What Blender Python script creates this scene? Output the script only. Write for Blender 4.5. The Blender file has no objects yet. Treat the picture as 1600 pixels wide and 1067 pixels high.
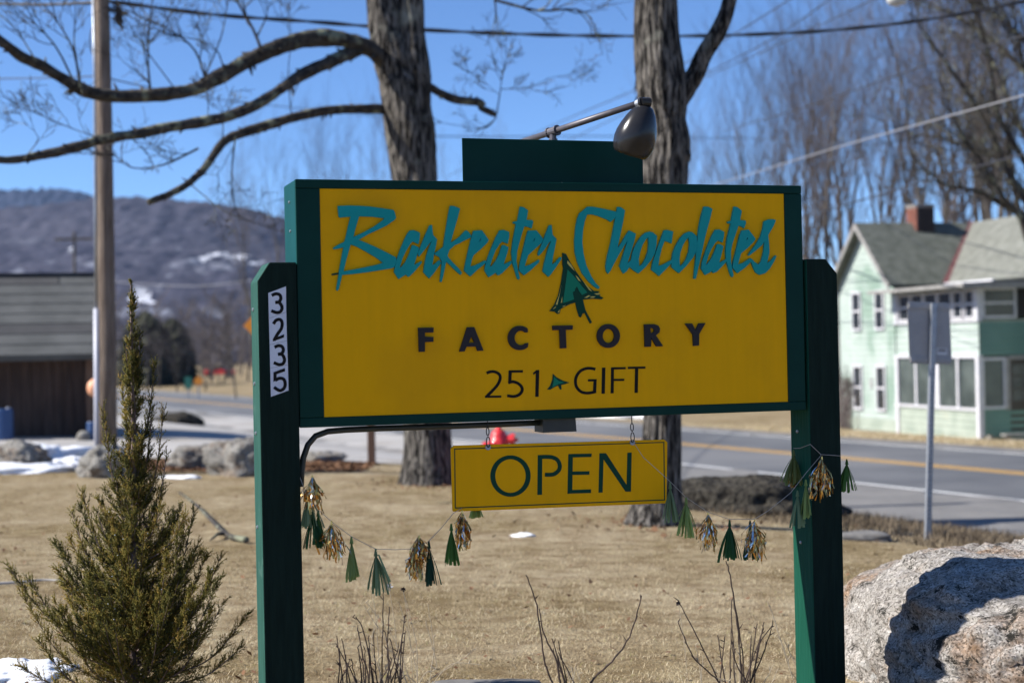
import bpy, math, random
import numpy as np
from mathutils import Vector, Matrix, noise
from mathutils.geometry import tessellate_polygon

# ---------------------------------------------------------------- camera, sky, sun, exposure
SC = bpy.context.scene
COL = SC.collection
EYE = 1.65
F_PX = 2450.0
PITCH, ROLL = 0.0041, -0.0206
_c, _s = math.cos(ROLL), math.sin(ROLL)
FWD = Vector((0, math.cos(PITCH), math.sin(PITCH)))
_up = Vector((0, -math.sin(PITCH), math.cos(PITCH)))
_rt = Vector((1, 0, 0))
RT = _rt * _c + _up * _s
UP = -_rt * _s + _up * _c
CAM = Vector((0, 0, EYE))
cd = bpy.data.cameras.new('camera')
cam = bpy.data.objects.new('camera', cd)
COL.objects.link(cam)
m = Matrix((RT, UP, -FWD)).transposed().to_4x4()
m.translation = CAM
cam.matrix_world = m
cd.sensor_width = 36
cd.lens = F_PX / 1600 * 36
cd.clip_start = 0.05
cd.clip_end = 20000
cd.dof.use_dof = True
cd.dof.focus_distance = 6.75
cd.dof.aperture_fstop = 2.1
SC.camera = cam

SUN_EL = math.radians(38)
SUN_DIR = Vector((-0.992, -0.125, 0)).normalized()      # horizontal direction towards the sun
W = bpy.data.worlds.new('World')
SC.world = W
W.use_nodes = True
nt = W.node_tree
sky = nt.nodes.new('ShaderNodeTexSky')
sky.sky_type = 'NISHITA'
sky.sun_disc = False
sky.sun_elevation = SUN_EL
sky.sun_rotation = math.atan2(SUN_DIR.x, SUN_DIR.y)
sky.altitude = 0
sky.air_density = 0.6
sky.dust_density = 0.0
sky.ozone_density = 8.0
nt.links.new(sky.outputs[0], nt.nodes['Background'].inputs[0])
nt.nodes['Background'].inputs[1].default_value = 0.094
sd = bpy.data.lights.new('sun', 'SUN')
sun = bpy.data.objects.new('sun', sd)
COL.objects.link(sun)
sd.energy = 4.3
sd.angle = math.radians(0.53)
sd.color = (1.0, 0.95, 0.88)
sv = Vector((SUN_DIR.x * math.cos(SUN_EL), SUN_DIR.y * math.cos(SUN_EL), math.sin(SUN_EL)))
sun.rotation_euler = sv.to_track_quat('Z', 'Y').to_euler()
SC.view_settings.view_transform = 'Standard'
SC.view_settings.look = 'None'
SC.view_settings.exposure = 1.0
SC.view_settings.gamma = 1.0
SC.view_settings.use_curve_mapping = False
SC.cycles.use_denoising = True
SC.cycles.max_bounces = 6

R = random.Random(7)
RNG = np.random.default_rng(5)


def at(px, py, depth):
    """world point at a distance along the view axis, for measuring the place from the photograph"""
    return CAM + FWD * depth + RT * ((px - 800) / F_PX * depth) - UP * ((py - 533.5) / F_PX * depth)


# ---------------------------------------------------------------- materials
def principled(name):
    mt = bpy.data.materials.new(name)
    mt.use_nodes = True
    n = mt.node_tree
    return mt, n, n.nodes['Principled BSDF']


def lin(c):
    return (c[0], c[1], c[2], 1)


def mat(name, c1, c2=None, scale=8.0, detail=6, rough=0.6, bump=0.0, metal=0.0, stretch=(1, 1, 1), bscale=None, pos=(0.35, 0.65), spec=0.5, c3=None, c3scale=1.0, c3pos=(0.55, 0.65), coat=0.0, dist=0.02):
    mt, n, b = principled(name)
    b.inputs['Roughness'].default_value = rough
    b.inputs['Metallic'].default_value = metal
    b.inputs['Specular IOR Level'].default_value = spec
    b.inputs['Coat Weight'].default_value = coat
    if c2 is None and not bump:
        b.inputs['Base Color'].default_value = lin(c1)
        return mt
    tc = n.nodes.new('ShaderNodeTexCoord')
    mp = n.nodes.new('ShaderNodeMapping')
    mp.inputs['Scale'].default_value = stretch
    n.links.new(tc.outputs['Object'], mp.inputs['Vector'])
    no = n.nodes.new('ShaderNodeTexNoise')
    no.inputs['Scale'].default_value = scale
    no.inputs['Detail'].default_value = detail
    no.inputs['Roughness'].default_value = 0.62
    n.links.new(mp.outputs[0], no.inputs['Vector'])
    cr = n.nodes.new('ShaderNodeValToRGB')
    cr.color_ramp.elements[0].position, cr.color_ramp.elements[1].position = pos
    cr.color_ramp.elements[0].color = lin(c1)
    cr.color_ramp.elements[1].color = lin(c2 or c1)
    n.links.new(no.outputs['Fac'], cr.inputs['Fac'])
    out = cr.outputs['Color']
    if c3:
        n3 = n.nodes.new('ShaderNodeTexNoise')
        n3.inputs['Scale'].default_value = c3scale
        n3.inputs['Detail'].default_value = 5
        n.links.new(tc.outputs['Object'], n3.inputs['Vector'])
        r3 = n.nodes.new('ShaderNodeMapRange')
        r3.inputs['From Min'].default_value, r3.inputs['From Max'].default_value = c3pos
        n.links.new(n3.outputs['Fac'], r3.inputs['Value'])
        mx = n.nodes.new('ShaderNodeMixRGB')
        n.links.new(r3.outputs[0], mx.inputs['Fac'])
        n.links.new(out, mx.inputs['Color1'])
        mx.inputs['Color2'].default_value = lin(c3)
        out = mx.outputs['Color']
    n.links.new(out, b.inputs['Base Color'])
    if bump:
        bn = n.nodes.new('ShaderNodeTexNoise')
        bn.inputs['Scale'].default_value = bscale or scale
        bn.inputs['Detail'].default_value = 8
        n.links.new(mp.outputs[0], bn.inputs['Vector'])
        bp = n.nodes.new('ShaderNodeBump')
        bp.inputs['Strength'].default_value = bump
        bp.inputs['Distance'].default_value = dist
        n.links.new(bn.outputs['Fac'], bp.inputs['Height'])
        n.links.new(bp.outputs[0], b.inputs['Normal'])
    return mt


M = {}
M['yellow'] = mat('yellow sign face', (0.83, 0.405, 0.003), (0.87, 0.425, 0.003), scale=4, rough=0.5, spec=0.06, stretch=(7, 7, 0.35), c3=(0.74, 0.36, 0.006), c3scale=2.5, c3pos=(0.5, 0.75))
M['teal'] = mat('teal letter paint', (0.006, 0.29, 0.285), (0.008, 0.32, 0.315), scale=6, rough=0.5, spec=0.15)
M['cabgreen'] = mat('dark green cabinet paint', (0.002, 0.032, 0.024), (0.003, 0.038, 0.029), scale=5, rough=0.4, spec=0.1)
M['cabside'] = mat('green cabinet side lightened as sunlit', (0.003, 0.055, 0.055), (0.005, 0.066, 0.066), scale=5, rough=0.5, spec=0.1)  # sunlight on the cabinet ends put into this lighter green
M['postlit'] = mat('green timber paint with sunlight painted in', (0.005, 0.055, 0.033), (0.008, 0.072, 0.045), scale=9, rough=0.7, spec=0.1, stretch=(6, 6, 0.5), bump=0.25)  # lit copy of the post green, sunlight in the colour
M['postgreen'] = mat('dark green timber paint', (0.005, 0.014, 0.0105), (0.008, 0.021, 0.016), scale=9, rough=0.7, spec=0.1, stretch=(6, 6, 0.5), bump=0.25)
M['postsunlit'] = mat('green timber paint lightened as sunlit', (0.014, 0.06, 0.045), (0.028, 0.095, 0.073), scale=9, rough=0.7, spec=0.15, stretch=(6, 6, 0.5), bump=0.3, c3=(0.12, 0.2, 0.17), c3scale=6, c3pos=(0.6, 0.75))  # sunlight put into the colour, with pale weathered patches over it
M['navy'] = mat('charcoal letter paint', (0.03, 0.027, 0.03), rough=0.6, spec=0.15)
M['black'] = mat('black paint', (0.012, 0.011, 0.011), rough=0.6, spec=0.1)
M['opengreen'] = mat('dark green lettering', (0.008, 0.055, 0.032), rough=0.6, spec=0.1)
M['logogreen'] = mat('green logo paint', (0.006, 0.2, 0.11), rough=0.5, spec=0.15)
M['logoyellow'] = mat('pale yellow logo paint', (0.62, 0.5, 0.1), rough=0.5)
M['plate'] = mat('white number plate', (0.6, 0.62, 0.7), (0.68, 0.7, 0.76), scale=12, rough=0.45)
M['lampgrey'] = mat('grey enamelled lamp metal', (0.018, 0.0175, 0.0175), (0.024, 0.023, 0.023), scale=14, rough=0.2, coat=0.0, spec=0.35)
M['pipe'] = mat('grey galvanised pipe', (0.075, 0.07, 0.08), (0.11, 0.1, 0.11), scale=20, rough=0.45, metal=0.3)
M['darkpipe'] = mat('dark painted conduit', (0.02, 0.026, 0.024), (0.03, 0.035, 0.03), scale=15, rough=0.45)
M['steel'] = mat('galvanised steel', (0.3, 0.32, 0.35), (0.4, 0.42, 0.45), scale=20, rough=0.45, metal=0.6)
M['sheet'] = mat('grey sign back sheet', (0.3, 0.295, 0.29), (0.35, 0.34, 0.335), scale=6, rough=0.6, metal=0.0)
M['chain'] = mat('dark chain metal', (0.03, 0.03, 0.03), rough=0.35, metal=0.8)
M['white'] = mat('white weathered paint', (0.5, 0.5, 0.53), (0.62, 0.61, 0.62), scale=6, rough=0.6)
M['sticker'] = mat('white sticker', (0.6, 0.6, 0.62), rough=0.5)
M['bark'] = mat('maple bark', (0.014, 0.0125, 0.0115), (0.25, 0.228, 0.2), scale=7, rough=0.95, spec=0.1, stretch=(4, 4, 0.55), bump=1.0, bscale=9, dist=0.1, pos=(0.43, 0.63), c3=(0.3, 0.3, 0.25), c3scale=2.6, c3pos=(0.6, 0.74))
M['limb'] = mat('dark limb bark', (0.012, 0.01, 0.009), (0.07, 0.06, 0.048), scale=12, rough=0.95, bump=1.0, dist=0.03, c3=(0.2, 0.21, 0.14), c3scale=4.5, c3pos=(0.55, 0.66))
M['twig'] = mat('bare twig bark', (0.06, 0.048, 0.045), (0.12, 0.098, 0.09), scale=0.8, rough=0.95)
M['woodtrunk'] = mat('woodland trunk bark', (0.05, 0.042, 0.036), (0.12, 0.105, 0.09), scale=2.0, rough=0.95)
M['woodtwig'] = mat('woodland twig bark', (0.062, 0.051, 0.05), (0.11, 0.092, 0.088), scale=0.5, rough=0.95)
M['pole'] = mat('weathered pole timber', (0.075, 0.056, 0.044), (0.3, 0.24, 0.195), scale=9, rough=0.9, spec=0.1, stretch=(7, 7, 0.2), bump=1.0, dist=0.02, pos=(0.36, 0.62))
M['pvc'] = mat('grey white plastic conduit', (0.45, 0.46, 0.53), (0.5, 0.51, 0.57), scale=3, rough=0.45)
M['wire'] = mat('black wire', (0.03, 0.03, 0.035), rough=0.6)
M['palewire'] = mat('bare aluminium wire', (0.3, 0.3, 0.31), rough=0.5)
M['granite'] = None
M['string'] = mat('string', (0.35, 0.33, 0.3), rough=0.8)
M['siding'] = mat('pale mint clapboard paint', (0.34, 0.4, 0.36), (0.43, 0.485, 0.445), scale=1.6, rough=0.8, spec=0.1, c3=(0.22, 0.3, 0.245), c3scale=0.8, c3pos=(0.5, 0.66))
M['sidingd'] = mat('dirty mint clapboard paint', (0.27, 0.315, 0.26), (0.37, 0.41, 0.345), scale=1.6, rough=0.85, spec=0.1, c3=(0.3, 0.29, 0.2), c3scale=0.8, c3pos=(0.58, 0.72))
M['sidingshade'] = mat('mint clapboard paint darkened as shade', (0.1, 0.2, 0.165), (0.13, 0.24, 0.2), scale=1.6, rough=0.7)  # shade on the porch front put into this darker green
M['shingle'] = mat('grey green asphalt shingle', (0.085, 0.094, 0.076), (0.15, 0.16, 0.135), scale=3, rough=0.95)
M['shingle2'] = mat('pale asphalt shingle', (0.16, 0.166, 0.14), (0.24, 0.245, 0.215), scale=3, rough=0.95)  # paler than the shingle of the other wing
M['redmetal'] = mat('dull red flashing', (0.1, 0.032, 0.032), rough=0.6)
M['glass'] = mat('dark window glass', (0.025, 0.03, 0.035), rough=0.08, spec=0.6)
M['greyglass'] = mat('dusty porch glass', (0.03, 0.04, 0.036), (0.1, 0.12, 0.108), scale=0.9, rough=0.35)
M['darkvoid'] = mat('dark fill of openings', (0.018, 0.016, 0.016), rough=0.8)
M['door'] = mat('dark brown door paint', (0.028, 0.016, 0.012), rough=0.5)
M['oldtrim'] = mat('peeling grey trim', (0.2, 0.19, 0.18), (0.32, 0.31, 0.29), scale=5, rough=0.85)
M['foundation'] = mat('stone foundation', (0.2, 0.18, 0.15), (0.35, 0.33, 0.3), scale=5, rough=0.9)
M['plank'] = mat('dark brown barn plank', (0.045, 0.026, 0.018), (0.1, 0.06, 0.042), scale=4, rough=0.9, stretch=(3, 3, 0.3))
M['rollroof'] = mat('grey roll roofing', (0.065, 0.068, 0.066), (0.1, 0.103, 0.1), scale=1.5, rough=0.9)
M['rollroofd'] = mat('dark grey roll roofing', (0.042, 0.042, 0.044), (0.06, 0.06, 0.06), scale=1.5, rough=0.9)
M['blueplastic'] = mat('blue plastic', (0.015, 0.055, 0.16), rough=0.4)
M['peach'] = mat('pale orange plastic', (0.75, 0.36, 0.2), rough=0.5)
M['orange'] = mat('orange sign sheeting', (0.75, 0.26, 0.02), rough=0.4)
M['signgreen'] = mat('green sign sheeting', (0.02, 0.14, 0.1), rough=0.4)
M['red'] = mat('red hydrant paint', (0.62, 0.022, 0.028), (0.68, 0.035, 0.04), scale=6, rough=0.4, coat=0.3)
M['brownpost'] = mat('brown timber', (0.11, 0.06, 0.035), (0.18, 0.1, 0.06), scale=6, rough=0.85, stretch=(5, 5, 0.4))
M['snow'] = mat('old snow', (0.78, 0.8, 0.84), (0.86, 0.88, 0.9), scale=4, rough=0.7, bump=0.4, bscale=9, dist=0.05)
M['asphalt'] = mat('worn asphalt', (0.08, 0.084, 0.092), (0.128, 0.132, 0.138), scale=0.35, rough=0.85, c3=(0.15, 0.15, 0.152), c3scale=0.16, c3pos=(0.5, 0.62), stretch=(1, 1, 1), bump=0.1, bscale=60)
M['shoulder'] = mat('dusty paved shoulder', (0.14, 0.136, 0.13), (0.2, 0.192, 0.18), scale=1.2, rough=0.9, bump=0.2, bscale=40)
M['lot'] = mat('pale gravel', (0.31, 0.3, 0.285), (0.42, 0.4, 0.375), scale=1.0, rough=0.95, bump=0.3, bscale=25, c3=(0.25, 0.22, 0.18), c3scale=0.35, c3pos=(0.55, 0.7))
M['roadwhite'] = mat('white road paint', (0.62, 0.62, 0.6), (0.7, 0.7, 0.68), scale=3, rough=0.7)
M['roadyellow'] = mat('yellow road paint', (0.6, 0.33, 0.05), (0.68, 0.4, 0.08), scale=3, rough=0.7)
M['soil'] = mat('dark soil heap', (0.018, 0.016, 0.014), (0.075, 0.068, 0.055), scale=14, rough=1, spec=0.1, bump=1, dist=0.08)
M['slab'] = mat('pale flat stone', (0.1, 0.096, 0.09), (0.2, 0.19, 0.175), scale=6, rough=0.9, bump=0.3)
M['weed'] = mat('dark dry weed stem', (0.025, 0.017, 0.014), (0.065, 0.042, 0.034), scale=20, rough=0.9)
M['paleweed'] = mat('pale dry weed stem', (0.35, 0.29, 0.21), (0.45, 0.38, 0.28), scale=20, rough=0.9)
M['lampwhite'] = mat('pale grey lamp housing', (0.5, 0.5, 0.48), rough=0.4)


def attr_mat(name, ramp, rough=0.9, trans=0.0):
    mt, n, b = principled(name)
    a = n.nodes.new('ShaderNodeAttribute')
    a.attribute_name = 'tone'
    cr = n.nodes.new('ShaderNodeValToRGB')
    el = cr.color_ramp.elements
    while len(el) < len(ramp):
        el.new(0.5)
    for e, (p, c) in zip(el, ramp):
        e.position = p
        e.color = lin(c)
    n.links.new(a.outputs['Fac'], cr.inputs['Fac'])
    n.links.new(cr.outputs[0], b.inputs['Base Color'])
    b.inputs['Roughness'].default_value = rough
    b.inputs['Specular IOR Level'].default_value = 0.25
    if trans:
        tr = n.nodes.new('ShaderNodeBsdfTranslucent')
        n.links.new(cr.outputs[0], tr.inputs['Color'])
        mx = n.nodes.new('ShaderNodeMixShader')
        mx.inputs[0].default_value = trans
        n.links.new(b.outputs[0], mx.inputs[1])
        n.links.new(tr.outputs[0], mx.inputs[2])
        n.links.new(mx.outputs[0], n.nodes['Material Output'].inputs['Surface'])
    return mt


M['grass'] = attr_mat('dormant grass blades', [(0, (0.15, 0.105, 0.06)), (0.25, (0.4, 0.31, 0.185)), (0.7, (0.66, 0.55, 0.36)), (0.93, (0.78, 0.69, 0.5)), (1.0, (0.3, 0.3, 0.1))], trans=0.2)
M['rough'] = attr_mat('dry brown verge grass', [(0, (0.045, 0.033, 0.022)), (0.5, (0.12, 0.092, 0.062)), (1.0, (0.3, 0.24, 0.16))], trans=0.15)
M['cedar'] = attr_mat('cedar sprays', [(0, (0.035, 0.042, 0.01)), (0.4, (0.115, 0.11, 0.02)), (0.75, (0.25, 0.205, 0.036)), (1.0, (0.36, 0.23, 0.055))], rough=0.7, trans=0.25)
M['deadleaf'] = attr_mat('dead leaves', [(0, (0.08, 0.04, 0.02)), (1, (0.24, 0.13, 0.07))])
M['berry'] = mat('pale blue cedar berry', (0.4, 0.45, 0.5), rough=0.6)
M['spruce'] = attr_mat('dark evergreen needles', [(0, (0.035, 0.038, 0.026)), (1, (0.085, 0.085, 0.055))])


def lawn_mat():
    mt, n, b = principled('dormant lawn')
    tc = n.nodes.new('ShaderNodeTexCoord')
    def nz(scale, detail=8, stretch=(1, 1, 1)):
        mp = n.nodes.new('ShaderNodeMapping'); mp.inputs['Scale'].default_value = stretch
        n.links.new(tc.outputs['Object'], mp.inputs[0])
        x = n.nodes.new('ShaderNodeTexNoise'); x.inputs['Scale'].default_value = scale; x.inputs['Detail'].default_value = detail
        x.inputs['Roughness'].default_value = 0.65
        n.links.new(mp.outputs[0], x.inputs['Vector']); return x
    a, c, d = nz(0.55), nz(4.5), nz(45)
    cr = n.nodes.new('ShaderNodeValToRGB')
    e = cr.color_ramp.elements
    e[0].position = 0.36; e[0].color = lin((0.33, 0.265, 0.165))
    e[1].position = 0.66; e[1].color = lin((0.56, 0.465, 0.305))
    n.links.new(d.outputs[0], cr.inputs[0])
    cr2 = n.nodes.new('ShaderNodeValToRGB')
    e = cr2.color_ramp.elements
    e[0].position = 0.38; e[0].color = lin((0.6, 0.54, 0.48))
    e[1].position = 0.6; e[1].color = lin((1, 1, 1))
    n.links.new(c.outputs[0], cr2.inputs[0])
    cr3 = n.nodes.new('ShaderNodeValToRGB')
    e = cr3.color_ramp.elements
    e[0].position = 0.36; e[0].color = lin((0.66, 0.62, 0.5))
    e[1].position = 0.6; e[1].color = lin((1.0, 1.0, 1.0))
    n.links.new(a.outputs[0], cr3.inputs[0])
    m1 = n.nodes.new('ShaderNodeMixRGB'); m1.blend_type = 'MULTIPLY'; m1.inputs[0].default_value = 1
    m2 = n.nodes.new('ShaderNodeMixRGB'); m2.blend_type = 'MULTIPLY'; m2.inputs[0].default_value = 1
    n.links.new(cr.outputs[0], m1.inputs[1]); n.links.new(cr2.outputs[0], m1.inputs[2])
    n.links.new(m1.outputs[0], m2.inputs[1]); n.links.new(cr3.outputs[0], m2.inputs[2])
    n.links.new(m2.outputs[0], b.inputs['Base Color'])
    b.inputs['Roughness'].default_value = 1
    b.inputs['Specular IOR Level'].default_value = 0.1
    bp = n.nodes.new('ShaderNodeBump'); bp.inputs['Strength'].default_value = 0.8; bp.inputs['Distance'].default_value = 0.05
    n.links.new(d.outputs[0], bp.inputs['Height']); n.links.new(bp.outputs[0], b.inputs['Normal'])
    return mt


M['lawn'] = lawn_mat()


def granite_mat(name, base, spots, lich=0.62):
    """speckled stone: quartz and feldspar grains, rusty patches, black lichen"""
    mt, n, b = principled(name)
    tc = n.nodes.new('ShaderNodeTexCoord')
    def nz(sc, det=8, ro=0.65):
        x = n.nodes.new('ShaderNodeTexNoise'); x.inputs['Scale'].default_value = sc; x.inputs['Detail'].default_value = det; x.inputs['Roughness'].default_value = ro
        n.links.new(tc.outputs['Object'], x.inputs['Vector']); return x.outputs[0]
    def ramp(fac, stops):
        c = n.nodes.new('ShaderNodeValToRGB'); e = c.color_ramp.elements
        while len(e) < len(stops): e.new(0.5)
        for q, (p, col) in zip(e, stops): q.position = p; q.color = lin(col)
        n.links.new(fac, c.inputs[0]); return c.outputs[0]
    def mix(fac, a, bcol, mode='MIX'):
        m_ = n.nodes.new('ShaderNodeMixRGB'); m_.blend_type = mode
        if isinstance(fac, float): m_.inputs[0].default_value = fac
        else: n.links.new(fac, m_.inputs[0])
        n.links.new(a, m_.inputs[1])
        if isinstance(bcol, tuple): m_.inputs[2].default_value = lin(bcol)
        else: n.links.new(bcol, m_.inputs[2])
        return m_.outputs[0]
    vo = n.nodes.new('ShaderNodeTexVoronoi'); vo.inputs['Scale'].default_value = 120
    n.links.new(tc.outputs['Object'], vo.inputs['Vector'])
    sp_ = n.nodes.new('ShaderNodeSeparateColor'); n.links.new(vo.outputs['Color'], sp_.inputs[0])
    k = lambda f: tuple(c * f for c in base)
    grain = ramp(sp_.outputs[0], [(0.0, spots), (0.2, k(0.45)), (0.3, k(0.95)), (0.75, k(1.1)), (0.85, (min(.8, base[0] * 1.5), min(.78, base[1] * 1.5), min(.75, base[2] * 1.55)))])
    mott = ramp(nz(8, 12, .8), [(0.36, (0.25, 0.22, 0.19)), (0.48, (0.9, 0.87, 0.83)), (0.62, (1.25, 1.23, 1.2))])
    c = mix(0.85, grain, mott, 'MULTIPLY')
    rust = ramp(nz(2.4, 7, .7), [(0.5, (0, 0, 0)), (0.66, (1, 1, 1))])
    c = mix(rust, c, mix(1.0, c, (0.72, 0.5, 0.34), 'MULTIPLY'))
    pale = ramp(nz(4.2, 9, .75), [(0.58, (0, 0, 0)), (0.68, (.8, .8, .8))])
    c = mix(pale, c, (base[0] * 1.25, base[1] * 1.32, base[2] * 1.38))
    lr = ramp(nz(7.5, 10, .8), [(lich - .02, (0, 0, 0)), (lich + .02, (1, 1, 1))])
    c = mix(lr, c, (0.03, 0.028, 0.023))
    n.links.new(c, b.inputs['Base Color'])
    b.inputs['Roughness'].default_value = 0.92; b.inputs['Specular IOR Level'].default_value = 0.15
    bp = n.nodes.new('ShaderNodeBump'); bp.inputs['Strength'].default_value = 1.0; bp.inputs['Distance'].default_value = 0.03
    n.links.new(nz(28, 10, .75), bp.inputs['Height']); n.links.new(bp.outputs[0], b.inputs['Normal'])
    return mt


M['granite'] = granite_mat('granite', (0.41, 0.39, 0.36), (0.2, 0.185, 0.17), 0.58)
M['rock'] = granite_mat('grey field rock', (0.28, 0.275, 0.255), (0.1, 0.095, 0.09), 0.64)


def foil_mat():
    mt, n, b = principled('gold foil')
    a = n.nodes.new('ShaderNodeAttribute'); a.attribute_name = 'tone'
    cr = n.nodes.new('ShaderNodeValToRGB')
    e = cr.color_ramp.elements
    e[0].position = 0.25; e[0].color = lin((0.55, 0.29, 0.07)); e[1].position = 0.8; e[1].color = lin((0.75, 0.72, 0.66))
    e2 = e.new(0.6); e2.color = lin((0.78, 0.5, 0.16))
    n.links.new(a.outputs['Fac'], cr.inputs[0]); n.links.new(cr.outputs[0], b.inputs['Base Color'])
    b.inputs['Metallic'].default_value = 0.95
    b.inputs['Roughness'].default_value = 0.22
    return mt


M['foil'] = foil_mat()


def tissue(name, c):
    mt, n, b = principled(name)
    a = n.nodes.new('ShaderNodeAttribute'); a.attribute_name = 'tone'
    mx = n.nodes.new('ShaderNodeMixRGB')
    mx.inputs[1].default_value = lin((c[0] * 0.7, c[1] * 0.7, c[2] * 0.7)); mx.inputs[2].default_value = lin((c[0] * 1.25, c[1] * 1.25, c[2] * 1.25))
    n.links.new(a.outputs['Fac'], mx.inputs[0])
    n.links.new(mx.outputs[0], b.inputs['Base Color'])
    b.inputs['Roughness'].default_value = 0.8
    tr = n.nodes.new('ShaderNodeBsdfTranslucent'); n.links.new(mx.outputs[0], tr.inputs['Color'])
    ms = n.nodes.new('ShaderNodeMixShader'); ms.inputs[0].default_value = 0.5
    n.links.new(b.outputs[0], ms.inputs[1]); n.links.new(tr.outputs[0], ms.inputs[2])
    n.links.new(ms.outputs[0], n.nodes['Material Output'].inputs['Surface'])
    return mt


TIS = {'dark': tissue('dark green tissue', (0.03, 0.13, 0.04)), 'green': tissue('green tissue', (0.1, 0.24, 0.05)),
       'light': tissue('light green tissue', (0.31, 0.42, 0.13)), 'sage': tissue('sage green tissue', (0.22, 0.32, 0.17)),
       'olive': tissue('olive tissue', (0.22, 0.27, 0.09)), 'forest': tissue('deep forest tissue', (0.02, 0.09, 0.05))}


# ---------------------------------------------------------------- mesh helpers
class MB:
    def __init__(s):
        s.v, s.f, s.mi, s.tone = [], [], [], []
        s.cur = 0
        s.t = 0.5

    def add(s, vs, fs):
        o = len(s.v)
        s.v += [tuple(p) for p in vs]
        s.tone += [s.t] * len(vs)
        s.f += [tuple(i + o for i in f) for f in fs]
        s.mi += [s.cur] * len(fs)

    def box(s, a, b, X=None, Y=None, Z=None, O=None):
        """box between corners a and b, in a frame X,Y,Z at O"""
        P = []
        for z in (a[2], b[2]):
            for x, y in ((a[0], a[1]), (b[0], a[1]), (b[0], b[1]), (a[0], b[1])):
                P.append(Vector((x, y, z)) if X is None else O + X * x + Y * y + Z * z)
        s.add(P, [(3, 2, 1, 0), (4, 5, 6, 7), (0, 1, 5, 4), (1, 2, 6, 5), (2, 3, 7, 6), (3, 0, 4, 7)])

    def tube(s, pts, rad, n=6, cap=True):
        pts = [Vector(p) for p in pts]
        if not isinstance(rad, (list, tuple)):
            rad = [rad] * len(pts)
        vs, fs = [], []
        prev = None
        for i, p in enumerate(pts):
            d = (pts[min(i + 1, len(pts) - 1)] - pts[max(i - 1, 0)])
            if d.length < 1e-9:
                d = Vector((0, 0, 1))
            d.normalize()
            if prev is None:
                x = d.orthogonal().normalized()
            else:
                x = (prev - d * prev.dot(d))
                x = x.normalized() if x.length > 1e-6 else d.orthogonal().normalized()
            prev = x
            y = d.cross(x)
            for k in range(n):
                a = 2 * math.pi * k / n
                vs.append(p + (x * math.cos(a) + y * math.sin(a)) * rad[i])
        for i in range(len(pts) - 1):
            for k in range(n):
                a, b = i * n + k, i * n + (k + 1) % n
                fs.append((a, b, b + n, a + n))
        if cap and n > 2:
            fs.append(tuple(range(n - 1, -1, -1)))
            fs.append(tuple(range((len(pts) - 1) * n, len(pts) * n)))
        s.add(vs, fs)

    def prism(s, loops, to3d, z0, z1):
        """filled outline (first loop) with holes, from depth z0 to z1; to3d(a, b, z)"""
        loops = [list(l) for l in loops]
        tri = tessellate_polygon([[Vector((p[0], p[1], 0)) for p in l] for l in loops])
        flat = [p for l in loops for p in l]
        n = len(flat)
        vs = [to3d(p[0], p[1], z1) for p in flat] + [to3d(p[0], p[1], z0) for p in flat]
        fs = []
        for t in tri:
            fs.append(tuple(t))
            fs.append(tuple(i + n for i in reversed(t)))
        o = 0
        for l in loops:
            k = len(l)
            for i in range(k):
                a, b = o + i, o + (i + 1) % k
                fs.append((a, b, b + n, a + n))
            o += k
        s.add(vs, fs)

    def lathe(s, prof, O, axis, n=24, squash=None):
        axis = Vector(axis).normalized()
        x = axis.orthogonal().normalized()
        y = axis.cross(x)
        vs, fs = [], []
        for r, h in prof:
            for k in range(n):
                a = 2 * math.pi * k / n
                vs.append(O + axis * h + (x * math.cos(a) + y * math.sin(a)) * r)
        for i in range(len(prof) - 1):
            for k in range(n):
                a, b = i * n + k, i * n + (k + 1) % n
                fs.append((a, b, b + n, a + n))
        s.add(vs, fs)

    def build(s, name, mats, parent=None, smooth=False, kind=None, label=None, fixn=True):
        me = bpy.data.meshes.new(name)
        org = Vector(parent['_org']) if parent is not None else Vector((0, 0, 0))
        me.from_pydata([(p[0] - org[0], p[1] - org[1], p[2] - org[2]) for p in s.v], [], s.f)
        if not isinstance(mats, (list, tuple)):
            mats = [mats]
        for x in mats:
            me.materials.append(x)
        if len(mats) > 1:
            me.polygons.foreach_set('material_index', s.mi)
        if any(t != 0.5 for t in s.tone):
            a = me.attributes.new('tone', 'FLOAT', 'POINT')
            a.data.foreach_set('value', s.tone)
        if fixn:
            import bmesh
            bm = bmesh.new(); bm.from_mesh(me); bmesh.ops.recalc_face_normals(bm, faces=bm.faces); bm.to_mesh(me); bm.free()
        if smooth:
            me.polygons.foreach_set('use_smooth', [True] * len(me.polygons))
        me.update()
        return link(name, me, parent, kind, label)


def link(name, me, parent=None, kind=None, label=None):
    o = bpy.data.objects.new(name, me)
    COL.objects.link(o)
    if parent is not None:
        o.parent = parent
        o['_org'] = list(parent['_org'])
    else:
        o['_org'] = [0.0, 0.0, 0.0]
    if kind:
        o['kind'] = kind
    if label:
        o['label'] = label
    return o


def thing(name, label, cat, loc=(0, 0, 0), group=None):
    o = bpy.data.objects.new(name, None)
    o.empty_display_size = 0.1
    COL.objects.link(o)
    o.location = loc
    o['_org'] = [float(x) for x in loc]
    o['label'] = label
    o['category'] = cat
    if group:
        o['group'] = group
    return o


def tag(o, label, cat, group=None):
    o['label'] = label
    o['category'] = cat
    if group:
        o['group'] = group
    return o


def copy_tree(src, loc, rz, sc, label, group):
    r = src.copy(); COL.objects.link(r)
    r.location = loc; r.rotation_euler = (0, 0, rz); r.scale = (sc, sc, sc)
    r['label'] = label
    if group: r['group'] = group
    for ch in list(src.children):
        c = ch.copy(); COL.objects.link(c); c.parent = r
    return r


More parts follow.
